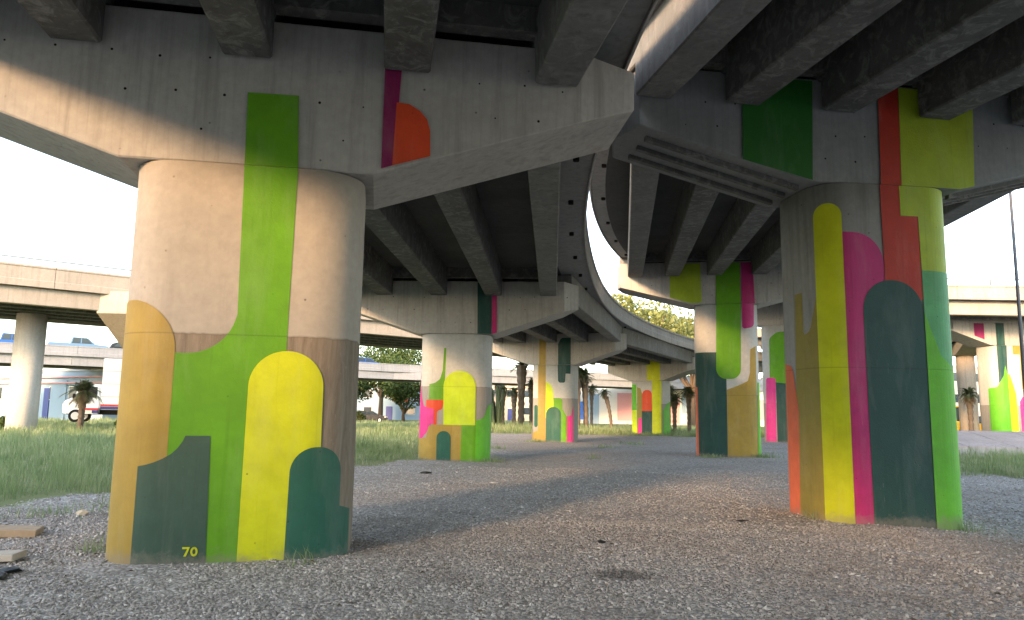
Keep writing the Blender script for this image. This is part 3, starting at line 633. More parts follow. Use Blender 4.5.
def leaves(n, centers, radii, size, seed):
    g_ = np.random.default_rng(seed); ci = g_.integers(0, len(centers), n); c = np.array(centers)[ci]; r = np.array(radii)[ci]
    d = g_.normal(size=(n, 3)); d /= np.linalg.norm(d, axis=1)[:, None]; rad = r * (.35 + .65 * g_.random(n) ** .5)
    pos = c + d * rad[:, None] * np.array([1, 1, .72]); a = g_.normal(size=(n, 3)); a /= np.linalg.norm(a, axis=1)[:, None]
    b = np.cross(a, g_.normal(size=(n, 3))); b /= np.linalg.norm(b, axis=1)[:, None]; sz = size * (.6 + .8 * g_.random(n))
    a *= sz[:, None]; b *= (sz * .55)[:, None]
    V = np.stack([pos - a, pos + b, pos + a, pos - b], 1).reshape(-1, 3); return V, np.arange(4 * n).reshape(-1, 4)
def tree(label, x, y, h, spread, seed, mat='leafa', n=5200, trunk_h=.32, leaf=.22, group=None, name='broadleaf_tree'):
    g_ = random.Random(seed); t = thing(name, label, 'tree', (x, y, 0), 0, group); parts = []; cen = []; rad = []
    th = h * trunk_h; r0_ = h * .028
    parts.append(tube([(0, 0, -.4), (.05 * h * g_.uniform(-1, 1) * .4, 0, th * .6), (.1 * g_.uniform(-1, 1), .1, th)], [r0_ * 1.3, r0_, r0_ * .85], 9))
    for k in range(7):
        an = k * 2.4 + g_.uniform(-.3, .3); e = g_.uniform(.35, 1.); l = spread * g_.uniform(.45, .8)
        end = Vector((math.cos(an) * l, math.sin(an) * l, th + (h - th) * e * .8)); mid = Vector((end.x * .45, end.y * .45, th + (end.z - th) * .6))
        parts.append(tube([(0, 0, th * .85), mid, end], [r0_ * .6, r0_ * .4, r0_ * .12], 6)); cen.append(end); rad.append(spread * g_.uniform(.3, .48))
        for q in range(3):
            e2 = mid.lerp(end, g_.uniform(.3, 1)) + Vector((g_.uniform(-1, 1), g_.uniform(-1, 1), g_.uniform(-.3, .8))) * spread * .32
            parts.append(tube([mid, e2], [r0_ * .25, r0_ * .06], 5)); cen.append(e2); rad.append(spread * g_.uniform(.2, .34))
    cen.append(Vector((0, 0, h * .85))); rad.append(spread * .4)
    v, f = join(*parts); mesh_obj('trunk', v, f, M['bark'], t)
    V, F = leaves(n, [tuple(c) for c in cen], rad, leaf, seed); tris_mesh('crown', V, F, M[mat], t)
    return t
tree('dark spreading tree under the flyover, left of the parked dark car', -25.5, 108, 8.2, 6.2, 3, n=8000, trunk_h=.14, group='trees behind the flyover')
tree('dark spreading tree under the flyover, right of the parked dark car', -15.5, 110, 8.6, 6.4, 4, n=8000, trunk_h=.14, group='trees behind the flyover')
tree('green crown between the two spreading trees, showing above the flyover', -21, 122, 13, 7.5, 5, n=8000, group='trees behind the flyover')
tree('tall yellow-green tree rising over the curved left deck', 17, 92, 17.2, 6.8, 6, 'leafy', 10000, leaf=.24)
tree('shorter yellowish tree right of the tall one over the left deck', 23.5, 97, 15.5, 6.2, 8, 'leafy', 9000, leaf=.24)
tree('distant green tree far behind the right viaduct', 45, 120, 11, 5, 9)
def palm(label, x, y, h, seed, tr=.16, fr=1.3, lean=(0, 0), nf=46, skirt=True, group='palms and yuccas beyond the gravel', name='palm_tree', droop=.6):
    g_ = random.Random(seed); t = thing(name, label, 'palm', (x, y, float(ground_z(x, y))), g_.uniform(0, 6), group)
    qs = [i / 17 for i in range(18)]
    pts = [(lean[0] * q * q, lean[1] * q * q, -.3 + (h + .3) * q) for q in qs]
    v, f = tube(pts, [tr * ((1.35 if i == 0 else 1.) + (.22 if i % 2 else -.05) + (.75 * max(0, q - .55) / .45 if skirt else 0)) for i, q in enumerate(qs)], 9); mesh_obj('trunk', v, f, M['palmbark'], t)
    top = Vector(pts[-1])
    def frond(an, el, L, w, dr):
        out = Vector((math.cos(an), math.sin(an), 0)); V = []; F = []; n = 11; sidev = Vector((-out.y, out.x, 0))
        for i in range(n):
            q = (i + .3) / n; c = top + out * (L * q * math.cos(el)) + Vector((0, 0, L * (q * math.sin(el) - dr * q * q)))
            dl = (out * math.cos(el) + Vector((0, 0, math.sin(el) - 2 * dr * q))).normalized()
            for sg in (-1, 1):
                tip = c + sidev * sg * w * (1.1 - .7 * q) + dl * L * .22 + Vector((0, 0, -.06 * L)); o = len(V)
                V += [c - dl * L * .05, c + dl * L * .07, tip]; F.append((o, o + 1, o + 2))
        return V, F
    fs = [frond(g_.uniform(0, 6.3), g_.uniform(-.1, 1.35), fr * g_.uniform(.75, 1.1), fr * .22, droop * g_.uniform(.5, 1.2)) for _ in range(nf)]
    v, f = join(*fs); mesh_obj('crown', v, f, M['frond'], t)
    if skirt:
        fs = [frond(g_.uniform(0, 6.3), g_.uniform(-1.35, -.4), fr * g_.uniform(.5, .85), fr * .24, .15) for _ in range(34)]
        v, f = join(*fs); mesh_obj('dry_skirt', v, f, M['dry'], t)
    return t
palm('small shaggy palm in front of the white box truck', -27.2, 48, 2.5, 21, .17, 1.25)
palm('tall thick palm trunk left of the third pier', 1.05, 73, 6.0, 22, .3, 1.1)
palm('short palm in the middle of the cactus clump', -.75, 72, 3.5, 23, .18, 1.0)
palm('dark palm just right of the short palm, left of tall trunk', .35, 75, 3.6, 24, .2, .9)
palm('dark slender palm touching the third pier on its left', 2.05, 74, 4.2, 25, .2, 1.0)
palm('tall dark palm right of the third pier', 6.25, 70, 5.2, 26, .2, 1.2)
palm('second dark palm close right of the third pier', 7.1, 71, 4.9, 27, .22, 1.3, lean=(.3, 0))
palm('pale thin palm behind the two dark palms', 8.6, 80, 4.2, 28, .14, .9)
palm('leaning yucca with bent trunk before the mural wall', 9.9, 74, 3.6, 29, .15, .75, lean=(.7, 0), skirt=True, name='yucca')
palm('shaggy yucca right of the far yellow banded pier', 13.9, 64, 2.9, 30, .16, .9, name='yucca')
palm('second yucca left of the tall green tongue pier', 15.6, 66, 3.6, 31, .16, .95, name='yucca')
palm('third yucca close to the tall green tongue pier', 14.7, 70, 3.9, 32, .15, .9, name='yucca')
palm('small palm far right between the columns', 33.5, 55.0, 3.4, 33, .15, .9)
def cactus(label, x, y, seed):
    g_ = random.Random(seed); t = thing('organ_pipe_cactus', label, 'cactus', (x, y, float(ground_z(x, y))), 0)
    for k in range(9):
        a = g_.uniform(0, 6.3); r = g_.uniform(0, .7); h = g_.uniform(2.2, 4.2); b = Vector((math.cos(a) * r, math.sin(a) * r, -.2)); e = b + Vector((math.cos(a) * .2, math.sin(a) * .2, h))
        v, f = tube([b, b.lerp(e, .3), b.lerp(e, .7), b.lerp(e, .93), e], [.09, .13, .13, .11, .03], 8); mesh_obj('stem', v, f, M['cactus'], t)
cactus('clump of tall organ pipe cactus stems right of the middle pier', -1.25, 69, 41)
def bush(label, x, y, r, seed, h=1.):
    t = thing('shrub', label, 'shrub', (x, y, float(ground_z(x, y)))); g_ = random.Random(seed)
    v, f = join(*[tube([(0, 0, -.1), (g_.uniform(-.5, .5) * r, g_.uniform(-.5, .5) * r, r * .8)], [.03, .01], 5) for _ in range(6)]); mesh_obj('stems', v, f, M['bark'], t)
    V, F = leaves(1500, [(0, 0, r * .6 * h), (r * .4, .1, r * .45), (-r * .4, 0, r * .5), (.1, r * .3, r * .8 * h)], [r * .6, r * .5, r * .5, r * .5], .08, seed); tris_mesh('foliage', V, F, M['leafa'], t)
bush('round dark green bush at the left foot of the near left pier view', -22.2, 44.5, 1.1, 51)
bush('low bush beside the tree trunks under the flyover', -19.5, 96, 1.3, 52)
bush('small leafy bush below the round white column', -28.6, 43.0, .9, 53)

def blades(n, xs, ys, hmin, hmax, wd, seed):
    g_ = np.random.default_rng(seed); x = xs; y = ys; n = len(x); z = ground_z(x, y); h = hmin + (hmax - hmin) * g_.random(n) ** 1.5
    a = g_.random(n) * 6.283; lean = g_.random(n) * .55 * h; a2 = g_.random(n) * 6.283
    dx = np.cos(a) * wd; dy = np.sin(a) * wd; mx = np.cos(a2) * lean * .35; my = np.sin(a2) * lean * .35; tx = np.cos(a2) * lean; ty = np.sin(a2) * lean
    V = np.stack([np.stack([x - dx, y - dy, z - .02], 1), np.stack([x + dx, y + dy, z - .02], 1), np.stack([x + mx + dx * .7, y + my + dy * .7, z + h * .6], 1), np.stack([x + tx, y + ty, z + h], 1), np.stack([x + mx - dx * .7, y + my - dy * .7, z + h * .6], 1)], 1).reshape(-1, 3)
    i = np.arange(n)[:, None] * 5; F = np.concatenate([i + [0, 1, 2], i + [0, 2, 4], i + [4, 2, 3]], 1).reshape(-1, 3)
    return V, F
def scatter(n, x0, x1, y0, y1, seed, dens_pow=1.6):
    g_ = np.random.default_rng(seed); y = y0 + (y1 - y0) * g_.random(n) ** dens_pow; x = x0 + (x1 - x0) * g_.random(n); return x, y
PIERXY = [(-3.12, 8.92), (6.03, 12.75), (-1.72, 25.15), (2.55, 42.7), (11.1, 59.6), (8.75, 30.5), (17.4, 47.9)]
def clear(x, y, r=1.35):
    k = np.ones(len(x), bool)
    for a, b in PIERXY: k &= np.hypot(x - a, y - b) > r
    return k
xs, ys = [], []
for n, a in ((150000, (-36, -3, 9, 30)), (90000, (-40, -2, 26, 62)), (26000, (13, 30, 20, 31)), (20000, (17, 45, 30, 60)), (80000, (-45, 40, 56, 92))):
    x, y = scatter(n, *a, seed=n); tuft = 1.3 * vnoise(x, y, 1.1, 6) + .9 * vnoise(x, y, 3.7, 7) - .25; mk = grass_mask(x, y)
    k = (mk > .0) & clear(x, y) & (tuft + np.clip(mk, 0, 1.5) * .9 + rng.random(n) * .9 > .15); xs.append(x[k]); ys.append(y[k])
x, y = scatter(9000, -10, 22, 9, 55, 5); mk = grass_mask(x, y); k = (vnoise(x, y, .9, 12) + vnoise(x, y, 2.1, 13) * .5 > 1.02 + np.clip(-mk, 0, 6) * .06) & clear(x, y); xs.append(x[k]); ys.append(y[k])
wx, wy = [], []
for (cx, cy, n_, r_) in [(-4.5, 8.6, 60, .1), (-2.1, 8.0, 26, .1), (7.2, 12.0, 60, .12), (4.9, 12.2, 40, .1), (-5.9, 12.2, 260, .45), (-6.8, 11.2, 130, .3), (-8.2, 10.3, 220, .4), (-3.4, 24.4, 300, .35), (-.5, 24.3, 120, .2), (7.7, 29.3, 160, .25), (9.9, 29.6, 160, .25), (13.2, 22.5, 300, .5), (4.5, 36, 90, .3), (6.5, 40, 120, .4), (1.4, 41.6, 160, .3), (12.5, 56, 200, .5), (10, 57.6, 200, .5), (-.5, 33, 60, .2), (3, 27, 40, .15)]:
    wx.append(cx + rng.normal(size=n_) * r_); wy.append(cy + rng.normal(size=n_) * r_)
xs += wx; ys += wy
xs = np.concatenate(xs); ys = np.concatenate(ys); hs_ = np.clip(.22 + .34 * vnoise(xs, ys, .5, 8) + .22 * vnoise(xs, ys, 2.2, 9), .05, .8)
V, F = blades(len(xs), xs, ys, .06, .42, .006, 3)
V = V.reshape(-1, 5, 3); zb = V[:, :1, 2]; V[:, :, 2] = zb + (V[:, :, 2] - zb) * (.45 + 1.7 * hs_ * np.clip(.5 + grass_mask(xs, ys) * .4, .35, 1.4))[:, None]
V[:, :, :2] = V[:, :1, :2] * 0 + V[:, :, :2]
wdt = np.clip(np.hypot(xs, ys) / 16, 1, 5)[:, None]; ctr = V[:, 0:1, :2] * .5 + V[:, 1:2, :2] * .5
V[:, [0, 1], :2] = ctr + (V[:, [0, 1], :2] - ctr) * wdt[:, :, None]
md = (V[:, 2:3, :2] + V[:, 4:5, :2]) * .5; V[:, [2, 4], :2] = md + (V[:, [2, 4], :2] - md) * wdt[:, :, None]
go = tris_mesh('grass', V.reshape(-1, 3), F, M['grass']); go['kind'] = 'stuff'; go['label'] = 'unmown green grass growing round the gravel'

# ------------------------------------------------------------------ gravel stones
s = NT('gravel_stones'); ge = s.n.new('ShaderNodeNewGeometry')
c_ = s.ramp(ge.outputs['Random Per Island'], [(0., (0.230, 0.215, 0.201, 1)), (.3, (0.346, 0.325, 0.305, 1)), (.65, (0.435, 0.412, 0.390, 1)), (.92, (0.512, 0.480, 0.448, 1)), (1., (0.717, 0.698, 0.666, 1))])
c_ = s.mix(s.math('MULTIPLY', s.ramp(s.noise(s.mapn(), .45, 5, .6), [(.42, 0), (.66, 1)]), .35), c_, (0.275, 0.237, 0.211, 1))
c_ = s.mix(s.math('MULTIPLY', s.ramp(s.noise(s.mapn(), .9, 5, .65), [(.55, 0), (.7, 1)]), .45), c_, (.14, .13, .125, 1))
M['stone'] = s.fin(oil_stain(s, c_), .92, .2)
def stones(n, x0, x1, y0, y1, smin, smax, seed, pw=1.):
    g_ = np.random.default_rng(seed); y = y0 + (y1 - y0) * g_.random(n) ** pw; x = x0 + (x1 - x0) * g_.random(n); fr_ = np.abs(x) < (y * .74 + 1.0)
    k = (grass_mask(x, y) < .15) & clear(x, y, .9) & fr_ & (vnoise(x, y, .7, 21) + .6 * vnoise(x, y, 1.9, 22) + g_.random(n) * 1.3 > -.25); x, y = x[k], y[k]; n = len(x)
    base = np.array([(1, 0, 0), (0, 1, 0), (-1, 0, 0), (0, -1, 0), (0, 0, .7), (0, 0, -.5), (.62, .62, .35), (-.62, .62, .3), (-.62, -.62, .38), (.62, -.62, .3)])
    tri = np.array([(0, 6, 4), (6, 1, 4), (1, 7, 4), (7, 2, 4), (2, 8, 4), (8, 3, 4), (3, 9, 4), (9, 0, 4), (0, 5, 6), (6, 5, 1), (1, 5, 7), (7, 5, 2), (2, 5, 8), (8, 5, 3), (3, 5, 9), (9, 5, 0)])
    sz = smin + (smax - smin) * g_.random(n) ** 2.2
    v = base[None] * (1 + .32 * g_.normal(size=(n, 10, 3))) * (sz[:, None, None] * (.7 + .6 * g_.random((n, 1, 3))))
    a = g_.random(n) * 6.283; ca, sa = np.cos(a), np.sin(a); tl = g_.normal(size=n) * .5; ct, st_ = np.cos(tl), np.sin(tl)
    X = v[..., 0]; Y = v[..., 1] * ct[:, None] - v[..., 2] * st_[:, None]; Z = v[..., 1] * st_[:, None] + v[..., 2] * ct[:, None]
    v = np.stack([X * ca[:, None] - Y * sa[:, None] + x[:, None], X * sa[:, None] + Y * ca[:, None] + y[:, None], Z + (ground_z(x, y) + sz * .15)[:, None]], -1)
    F = tri[None] + (np.arange(n) * 10)[:, None, None]; return v.reshape(-1, 3), F.reshape(-1, 3)
V1, F1 = stones(120000, -9, 10, 5.2, 11.5, .007, .022, 1); V2, F2 = stones(52000, -15, 16, 11, 22, .010, .024, 2, 1.5)
gs = tris_mesh('gravel', np.concatenate([V1, V2]), np.concatenate([F1, F2 + len(V1)]), M['stone']); gs['kind'] = 'stuff'; gs['label'] = 'loose grey gravel spread under the viaducts'
# ------------------------------------------------------------------ far edge of the place
M['glass'] = plain('window_glass', (40, 52, 62), .15, .6)
M['white'] = plain('white_render', (196, 194, 188), .8, .2, var=.06)
M['cream'] = plain('cream_render', (190, 174, 152), .8, .2, var=.08)
M['pinkw'] = plain('pink_render', (190, 142, 142), .8, .2, var=.08)
M['bluew'] = plain('light_blue_render', (128, 150, 168), .8, .2, var=.08)
M['greyw'] = plain('grey_render', (176, 176, 172), .8, .2, var=.08)
M['blue'] = plain('blue_paint', (58, 108, 190), .5, .4, var=.06)
M['dblue'] = plain('navy_paint', (44, 58, 120), .5, .4, var=.06)
M['redp'] = plain('red_paint', (196, 44, 52), .5, .4, var=.06)
M['aqua'] = plain('aqua_paint', (60, 180, 190), .6, .3, var=.06)
M['yellowp'] = plain('yellow_machine_paint', (226, 172, 30), .5, .4, var=.06)
M['tyre'] = plain('tyre_rubber', (28, 28, 29), .9, .2)
M['rim'] = plain('wheel_rim', (170, 172, 176), .35, .6, .7)
M['tglass'] = plain('dark_cab_glass', (18, 20, 24), .35, .25)
M['paleb'] = plain('pale_blue_car_paint', (96, 128, 158), .3, .5, var=.03)
M['blackp'] = plain('black_car_paint', (24, 26, 32), .25, .6, var=.03)
M['whitep'] = plain('white_car_paint', (232, 234, 236), .3, .5, var=.03)
M['bluep'] = plain('blue_car_paint', (40, 92, 170), .3, .5, var=.03)
M['lamp'] = plain('lamp_lens', (230, 230, 225), .2, .6)
M['tail'] = plain('tail_lens', (170, 20, 20), .3, .5)
M['pole'] = plain('dark_pole_paint', (84, 84, 86), .5, .4, .3)
def building(label, x, y, w, d, h, mat, rz=0, wins=(4, 2), accent=None, sign=None, name='house', door=True):
    t = thing(name, label, 'building', (x, y, 0), rz)
    wl = box('wall', (-w / 2, w / 2, 0, d, -.3, h), M[mat], t)
    box('parapet_coping', (-w / 2 - .12, w / 2 + .12, -.12, d + .12, h, h + .22), M['greyw'], t)
    nx_, nz_ = wins; first = None; fp = None
    for j in range(nz_):
        for i in range(nx_):
            cx = -w / 2 + w * (i + .5) / nx_; cz = h * (j + .55) / nz_
            ww, hh = min(1.5, w / nx_ * .55), min(1.5, h / nz_ * .45)
            if j == 0 and door and i == nx_ // 2: 
                box('door', (cx - .55, cx + .55, -.05, .02, 0, 2.2), M['dblue'], t); continue
            f = box('window', (cx - ww / 2, cx + ww / 2, -.06, .02, cz - hh / 2, cz + hh / 2), M['white'], t)
            box('pane', (cx - ww / 2 + .08, cx + ww / 2 - .08, -.075, -.055, cz - hh / 2 + .08, cz + hh / 2 - .08), M['glass'], f)
    if accent:
        for (x0, x1, z0, z1, m_) in accent: box('painted_panel', (x0, x1, -.09, -.005, z0, z1), M[m_], t)
    if sign:
        x0, x1, z0, z1, m_ = sign; sg = box('sign_board', (x0, x1, -.25, -.1, z0, z1), M[m_], t)
    return t
# white shop behind the round column, far left
shop = building('white shop front with horizontal ledges and navy arch, behind the round white column', -53, 84, 26, 10, 5.2, 'bluew', R(-30), (7, 1), accent=[(2.0, 3.1, 0, 3.4, 'dblue'), (3.3, 6.2, 0, 4.2, 'bluew'), (-12.5, -8.0, 2.0, 3.2, 'dblue')], name='shop')
for z in (3.9, 4.5): box('ledge', (-13.1, 13.1, -.35, -.005, z, z + .12), M['pinkw'], shop)
building('pale blue house with a red sign board among the spreading trees', -22, 126, 22, 9, 5.5, 'bluew', R(-6), (6, 2), sign=(2.5, 5.0, 3.0, 3.9, 'redp'))
building('cream two storey house far behind the cactus clump', 0, 142, 16, 9, 6.5, 'cream', 0, (5, 2))
mw = thing('mural_wall', 'pastel mural wall with bright blue square seen beyond the leaning yucca', 'wall', (26, 116, 0), R(-8))
box('wall', (-20, 20, 0, .4, -.3, 5.4), M['white'], mw)
for x0, x1, z0, z1, m_ in [(-17.5, -14.6, .6, 3.4, 'blue'), (-14.4, -12.3, 0, 4.6, 'bluew'), (-12.2, -9.6, 1, 5.0, 'white'), (-9.5, -6.2, .5, 4.8, 'pinkw'), (-6.0, -4.4, 1.2, 2.8, 'aqua'), (-3.6, 0, .2, 4.4, 'pinkw'), (.3, 3.2, 1.8, 4.9, 'bluew'), (3.4, 6.0, .3, 3.0, 'aqua'), (6.4, 10, .4, 4.6, 'cream'), (10.2, 13, 1, 4, 'pinkw')]:
    box('mural_panel', (x0, x1, -.05, -.004, z0, z1), M[m_], mw)
building('white workshop behind the yuccas near the tall green tongue pier', 36, 128, 20, 9, 6, 'white', R(6), (5, 2))
building('grey block with rows of windows far right between the columns', 62, 96, 18, 10, 8, 'greyw', R(20), (5, 3))
building('cream warehouse behind the black car', -44, 140, 26, 10, 6.5, 'cream', R(-16), (7, 2))
building('pink house far left beyond the flyover', -88, 116, 22, 10, 6, 'pinkw', R(-34), (6, 2))
building('white house far right behind the sloped paving', 80, 78, 20, 10, 7, 'white', R(35), (5, 2))
bx_, by_ = math.sin(SUN_AZ), math.cos(SUN_AZ)  # unseen blocks added to keep the low sun off ground and lower columns
for off, ln, hh, lb in ((15, 34, 12.7, 'long added sun-blocking building behind the viewpoint to the left'), (-13, 21, 17.0, 'taller added sun-blocking building beside the long one behind the viewpoint')):
    building(lb, -3.1 + bx_ * 44 - by_ * off, 8.9 + by_ * 44 + bx_ * off, ln, 10, hh, 'greyw', math.atan2(-bx_, by_), (7, 4), name='sun_blocker')
# distant belt of trees
cs = []; rs = []
g_ = random.Random(77)
for k in range(150):
    a = R(-62 + 124 * k / 150 + g_.uniform(-.4, .4)); d = g_.uniform(175, 240); cs.append((math.sin(a) * d, math.cos(a) * d, g_.uniform(2.2, 5.0))); rs.append(g_.uniform(3.2, 5.5))
V, F = leaves(42000, cs, rs, .55, 78); bt = tris_mesh('distant_trees', V, F, M['leafa']); bt['kind'] = 'stuff'; bt['label'] = 'distant belt of trees closing the view'

# ------------------------------------------------------------------ vehicles
def wheels(t, xs_, half, r):
    v, f = tube([(0, -.11, 0), (0, -.1, 0), (0, .1, 0), (0, .11, 0)], [r * .86, r, r, r * .86], 18); v2, f2 = tube([(0, -.125, 0), (0, .125, 0)], r * .6, 14); a = b = None
    for x in xs_:
        for sg in (-1, 1):
            if a is None: a = mesh_obj('wheel', v, f, M['tyre'], t); a.location = (x, sg * half, r); w_ = a
            else: w_ = share(a, t, (x, sg * half, r))
            if b is None: b = mesh_obj('rim', v2, f2, M['rim'], w_)
            else: share(b, w_)
def car(name, label, loc, rz, kind, paint_, cat):
    t = thing(name, label, cat, loc, rz)
    if kind == 'hatch':
        body = [(-2.0, .3), (2.0, .3), (2.05, .62), (1.85, .82), (1.0, .92), (-1.75, .95), (-2.02, .8)]; cab = [(-1.85, .93), (.95, .9), (.25, 1.42), (-1.2, 1.46), (-1.7, 1.3)]; wh = (-1.25, 1.3); r = .31; hw_ = .84
        gl = [[(-.35, .97), (.75, .95), (.2, 1.36), (-.35, 1.38)], [(-1.55, .99), (-.45, .97), (-.45, 1.38), (-1.2, 1.38)]]
    else:
        body = [(-2.6, .42), (2.6, .42), (2.65, .75), (2.5, .98), (1.25, 1.08), (-2.62, 1.08)]; cab = [(-.75, 1.06), (1.35, 1.06), (.7, 1.68), (-.6, 1.72)]; wh = (-1.55, 1.65); r = .38; hw_ = .9
        gl = [[(.2, 1.1), (1.15, 1.1), (.65, 1.6), (.2, 1.62)], [(-.62, 1.1), (.1, 1.1), (.1, 1.62), (-.52, 1.62)]]
    v, f = prism(body, -hw_, hw_); b_ = mesh_obj('body', v, f, M[paint_], t, bevel=.07, seg=2)
    v, f = prism(cab, -hw_ + .1, hw_ - .1); mesh_obj('cabin', v, f, M[paint_], t, bevel=.05, seg=2)
    for q in gl:
        for sg in (-1, 1):
            v, f = prism(q, sg * (hw_ - .1) - .008 + sg * .004, sg * (hw_ - .1) + .008 + sg * .004); mesh_obj('window', v, f, M['glass'], t)
    c0, c1 = cab[1], cab[2]
    def slant(p0, p1, off): 
        return [(p0[0] + off, -hw_ + .2, p0[1] + .05), (p0[0] + off, hw_ - .2, p0[1] + .05), (p1[0] + off + .05, hw_ - .25, p1[1] - .05), (p1[0] + off + .05, -hw_ + .25, p1[1] - .05)]
    mesh_obj('windscreen', slant(c0, c1, .02), [(0, 1, 2, 3)], M['glass'], t)
    wheels(t, wh, hw_ - .08, r)
    xf = body[2][0]
    for sg in (-1, 1):
        box('headlight', (xf - .16, xf - .01, sg * (hw_ - .2) - .14, sg * (hw_ - .2) + .14, .62, .76), M['lamp'], t)
        box('tail_light', (-xf - .01, -xf + .12, sg * (hw_ - .14) - .1, sg * (hw_ - .14) + .1, .66, .86), M['tail'], t)
    box('bumper', (xf - .1, xf + .03, -hw_ + .05, hw_ - .05, .36, .52), M['dark'], t)
    if kind == 'pickup': box('cargo_bed_recess', (-2.5, -.85, -hw_ + .1, hw_ - .1, 1.06, 1.1), M['dark'], t)
    return t
car('parked_car', 'black hatchback parked in front of the spreading trees', (-17.9, 97, 0), R(0), 'hatch', 'blackp', 'car')
DZ = 4.05 + 2.15 + .28
car('pickup_truck', 'pale blue pickup driving on the blue-grey flyover', (-42.6, 73.6, DZ), R(33), 'pickup', 'paleb', 'pickup')
car('pickup_truck', 'blue pickup at the left edge of the flyover', (-47.4, 70.6, DZ), R(33), 'pickup', 'bluep', 'pickup')
car('car', 'blue car on the flyover just right of the near left pier', (-17.9, 92.6, DZ), R(33), 'hatch', 'bluep', 'car')
car('car', 'dark car on the flyover hidden mostly behind the flared cap end', (-38.9, 76.3, DZ), R(34), 'hatch', 'blackp', 'car')
# box truck
t = thing('box_truck', 'white box truck with red and navy stripe behind the small shaggy palm', 'truck', (-29.0, 55.0, .55), R(12))
v, f = prism([(-2.9, .45), (-.55, .45), (-.55, 1.05), (-.6, 2.55), (-1.75, 2.55), (-2.3, 1.6), (-2.85, 1.35), (-2.95, .9)], -1.0, 1.0); mesh_obj('cab', v, f, M['whitep'], t, bevel=.06, seg=2)
box('cargo_box', (-.45, 5.2, -1.15, 1.15, .75, 4.4), M['whitep'], t, bevel=.04)
for z in (1.66, 2.57, 3.48): box('panel_seam', (-.44, 5.19, -1.158, -1.14, z, z + .03), M['steel'], t)
box('chassis', (-2.7, 5.0, -.8, .8, .4, .74), M['dark'], t)
for x0, x1, z0, z1, m_ in ((-1.75, -.56, .72, .86, 'redp'), (-.43, 5.15, 1.0, 1.14, 'redp')): box('stripe', (x0, x1, -1.165, -.99, z0, z1), M[m_], t)
for x0, x1, z0, z1 in ((-.95, -.56, .5, .71), (-.43, 5.15, .78, .99)): box('stripe', (x0, x1, -1.168, -.99, z0, z1), M['dblue'], t)
for sg in (-1, 1):
    v, f = prism([(-1.72, 1.6), (-.75, 1.6), (-.75, 2.35), (-1.55, 2.35), (-2.1, 1.62)], sg * 1.0 - .03, sg * 1.0 + .03); mesh_obj('window', v, f, M['tglass'], t)
    box('headlight', (-2.96, -2.85, sg * .75 - .16, sg * .75 + .16, .95, 1.15), M['lamp'], t)
    box('wing_mirror', (-2.25, -2.1, sg * 1.15 - .08, sg * 1.15 + .08, 1.5, 1.85), M['dark'], t)
mesh_obj('windscreen', [(-2.33, -.85, 1.66), (-2.33, .85, 1.66), (-1.82, .8, 2.48), (-1.82, -.8, 2.48)], [(0, 1, 2, 3)], M['glass'], t)
wheels(t, (-2.05, 3.6), .92, .45)
for w_ in [c for c in t.children if c.name.startswith('wheel')]: w_.location.z = .3
st_y = thing('loader', 'small yellow digger far right between column and near right pier', 'digger', (42.5, 71.5, 0), R(30))
box('body', (-1.3, 1.2, -.8, .8, .5, 1.4), M['yellowp'], st_y, bevel=.06); box('cabin', (-.9, .5, -.7, .7, 1.4, 2.7), M['glass'], st_y, bevel=.05); box('roof', (-1, .6, -.78, .78, 2.7, 2.82), M['yellowp'], st_y)
v, f = tube([(1.1, 0, 1.1), (2.0, 0, 2.6), (3.0, 0, 1.2)], .12, 8); mesh_obj('boom', v, f, M['yellowp'], st_y); box('bucket', (2.7, 3.3, -.5, .5, .5, 1.2), M['yellowp'], st_y, bevel=.04); wheels(st_y, (-.9, .8), .8, .5)

# ------------------------------------------------------------------ lamp pole, paving, litter
t = thing('lamp_post', 'tall thin dark lamp post standing at the right edge', 'lamp post', (14.37, 21.0, float(ground_z(14.37, 21))))
v, f = tube([(0, 0, -.2), (0, 0, 3.6), (0, 0, 9.5)], [.06, .05, .035], 12); mesh_obj('pole', v, f, M['pole'], t, smooth=True)
box('base_plate', (-.2, .2, -.2, .2, 0, .03), M['steel'], t)
v, f = tube([(0, 0, 9.4), (.5, 0, 9.75), (1.3, 0, 9.85)], [.04, .035, .03], 8); mesh_obj('arm', v, f, M['pole'], t); box('lamp_head', (1.2, 1.85, -.14, .14, 9.78, 9.9), M['steel'], t, bevel=.03)
box('control_box', (-.09, .09, -.2, -.05, 1.9, 2.4), M['pole'], t, bevel=.01)
t = thing('concrete_ramp', 'low sloped bank of pinkish paving slabs on the right grass', 'ramp', (26.5, 33.5, 0), R(-4))
M['paver'] = concrete('pinkish_paving', (.36, .30, .28), (.46, .39, .37), .35)
v, f = prism([(-1.9, -.3), (3.2, -.3), (3.2, 1.0), (2.2, 1.0), (-1.9, .38)], -9, 9, 'x'); mesh_obj('bank', v, f, M['parapet'], t)
n = 9
for i in range(n):
    for j in range(3):
        x0 = -9 + 18 * i / n + .02; x1 = -9 + 18 * (i + 1) / n - .02; y0 = -1.9 + 4.1 * j / 3 + .02; y1 = -1.9 + 4.1 * (j + 1) / 3 - .02
        zf = lambda y: .38 + (y + 1.9) * .62 / 4.1
        V = [(x0, y0, zf(y0) + .003), (x1, y0, zf(y0) + .003), (x1, y1, zf(y1) + .003), (x0, y1, zf(y1) + .003)]; V += [(a, b, c + .05 + random.uniform(0, .012)) for a, b, c in V]
        mesh_obj('paving_slab', V, [(0, 3, 2, 1), (4, 5, 6, 7), (0, 1, 5, 4), (1, 2, 6, 5), (2, 3, 7, 6), (3, 0, 4, 7)], M['paver'], t)
M['wood'] = plain('weathered_timber', (168, 148, 124), .85, .15, var=.3, scale=9)
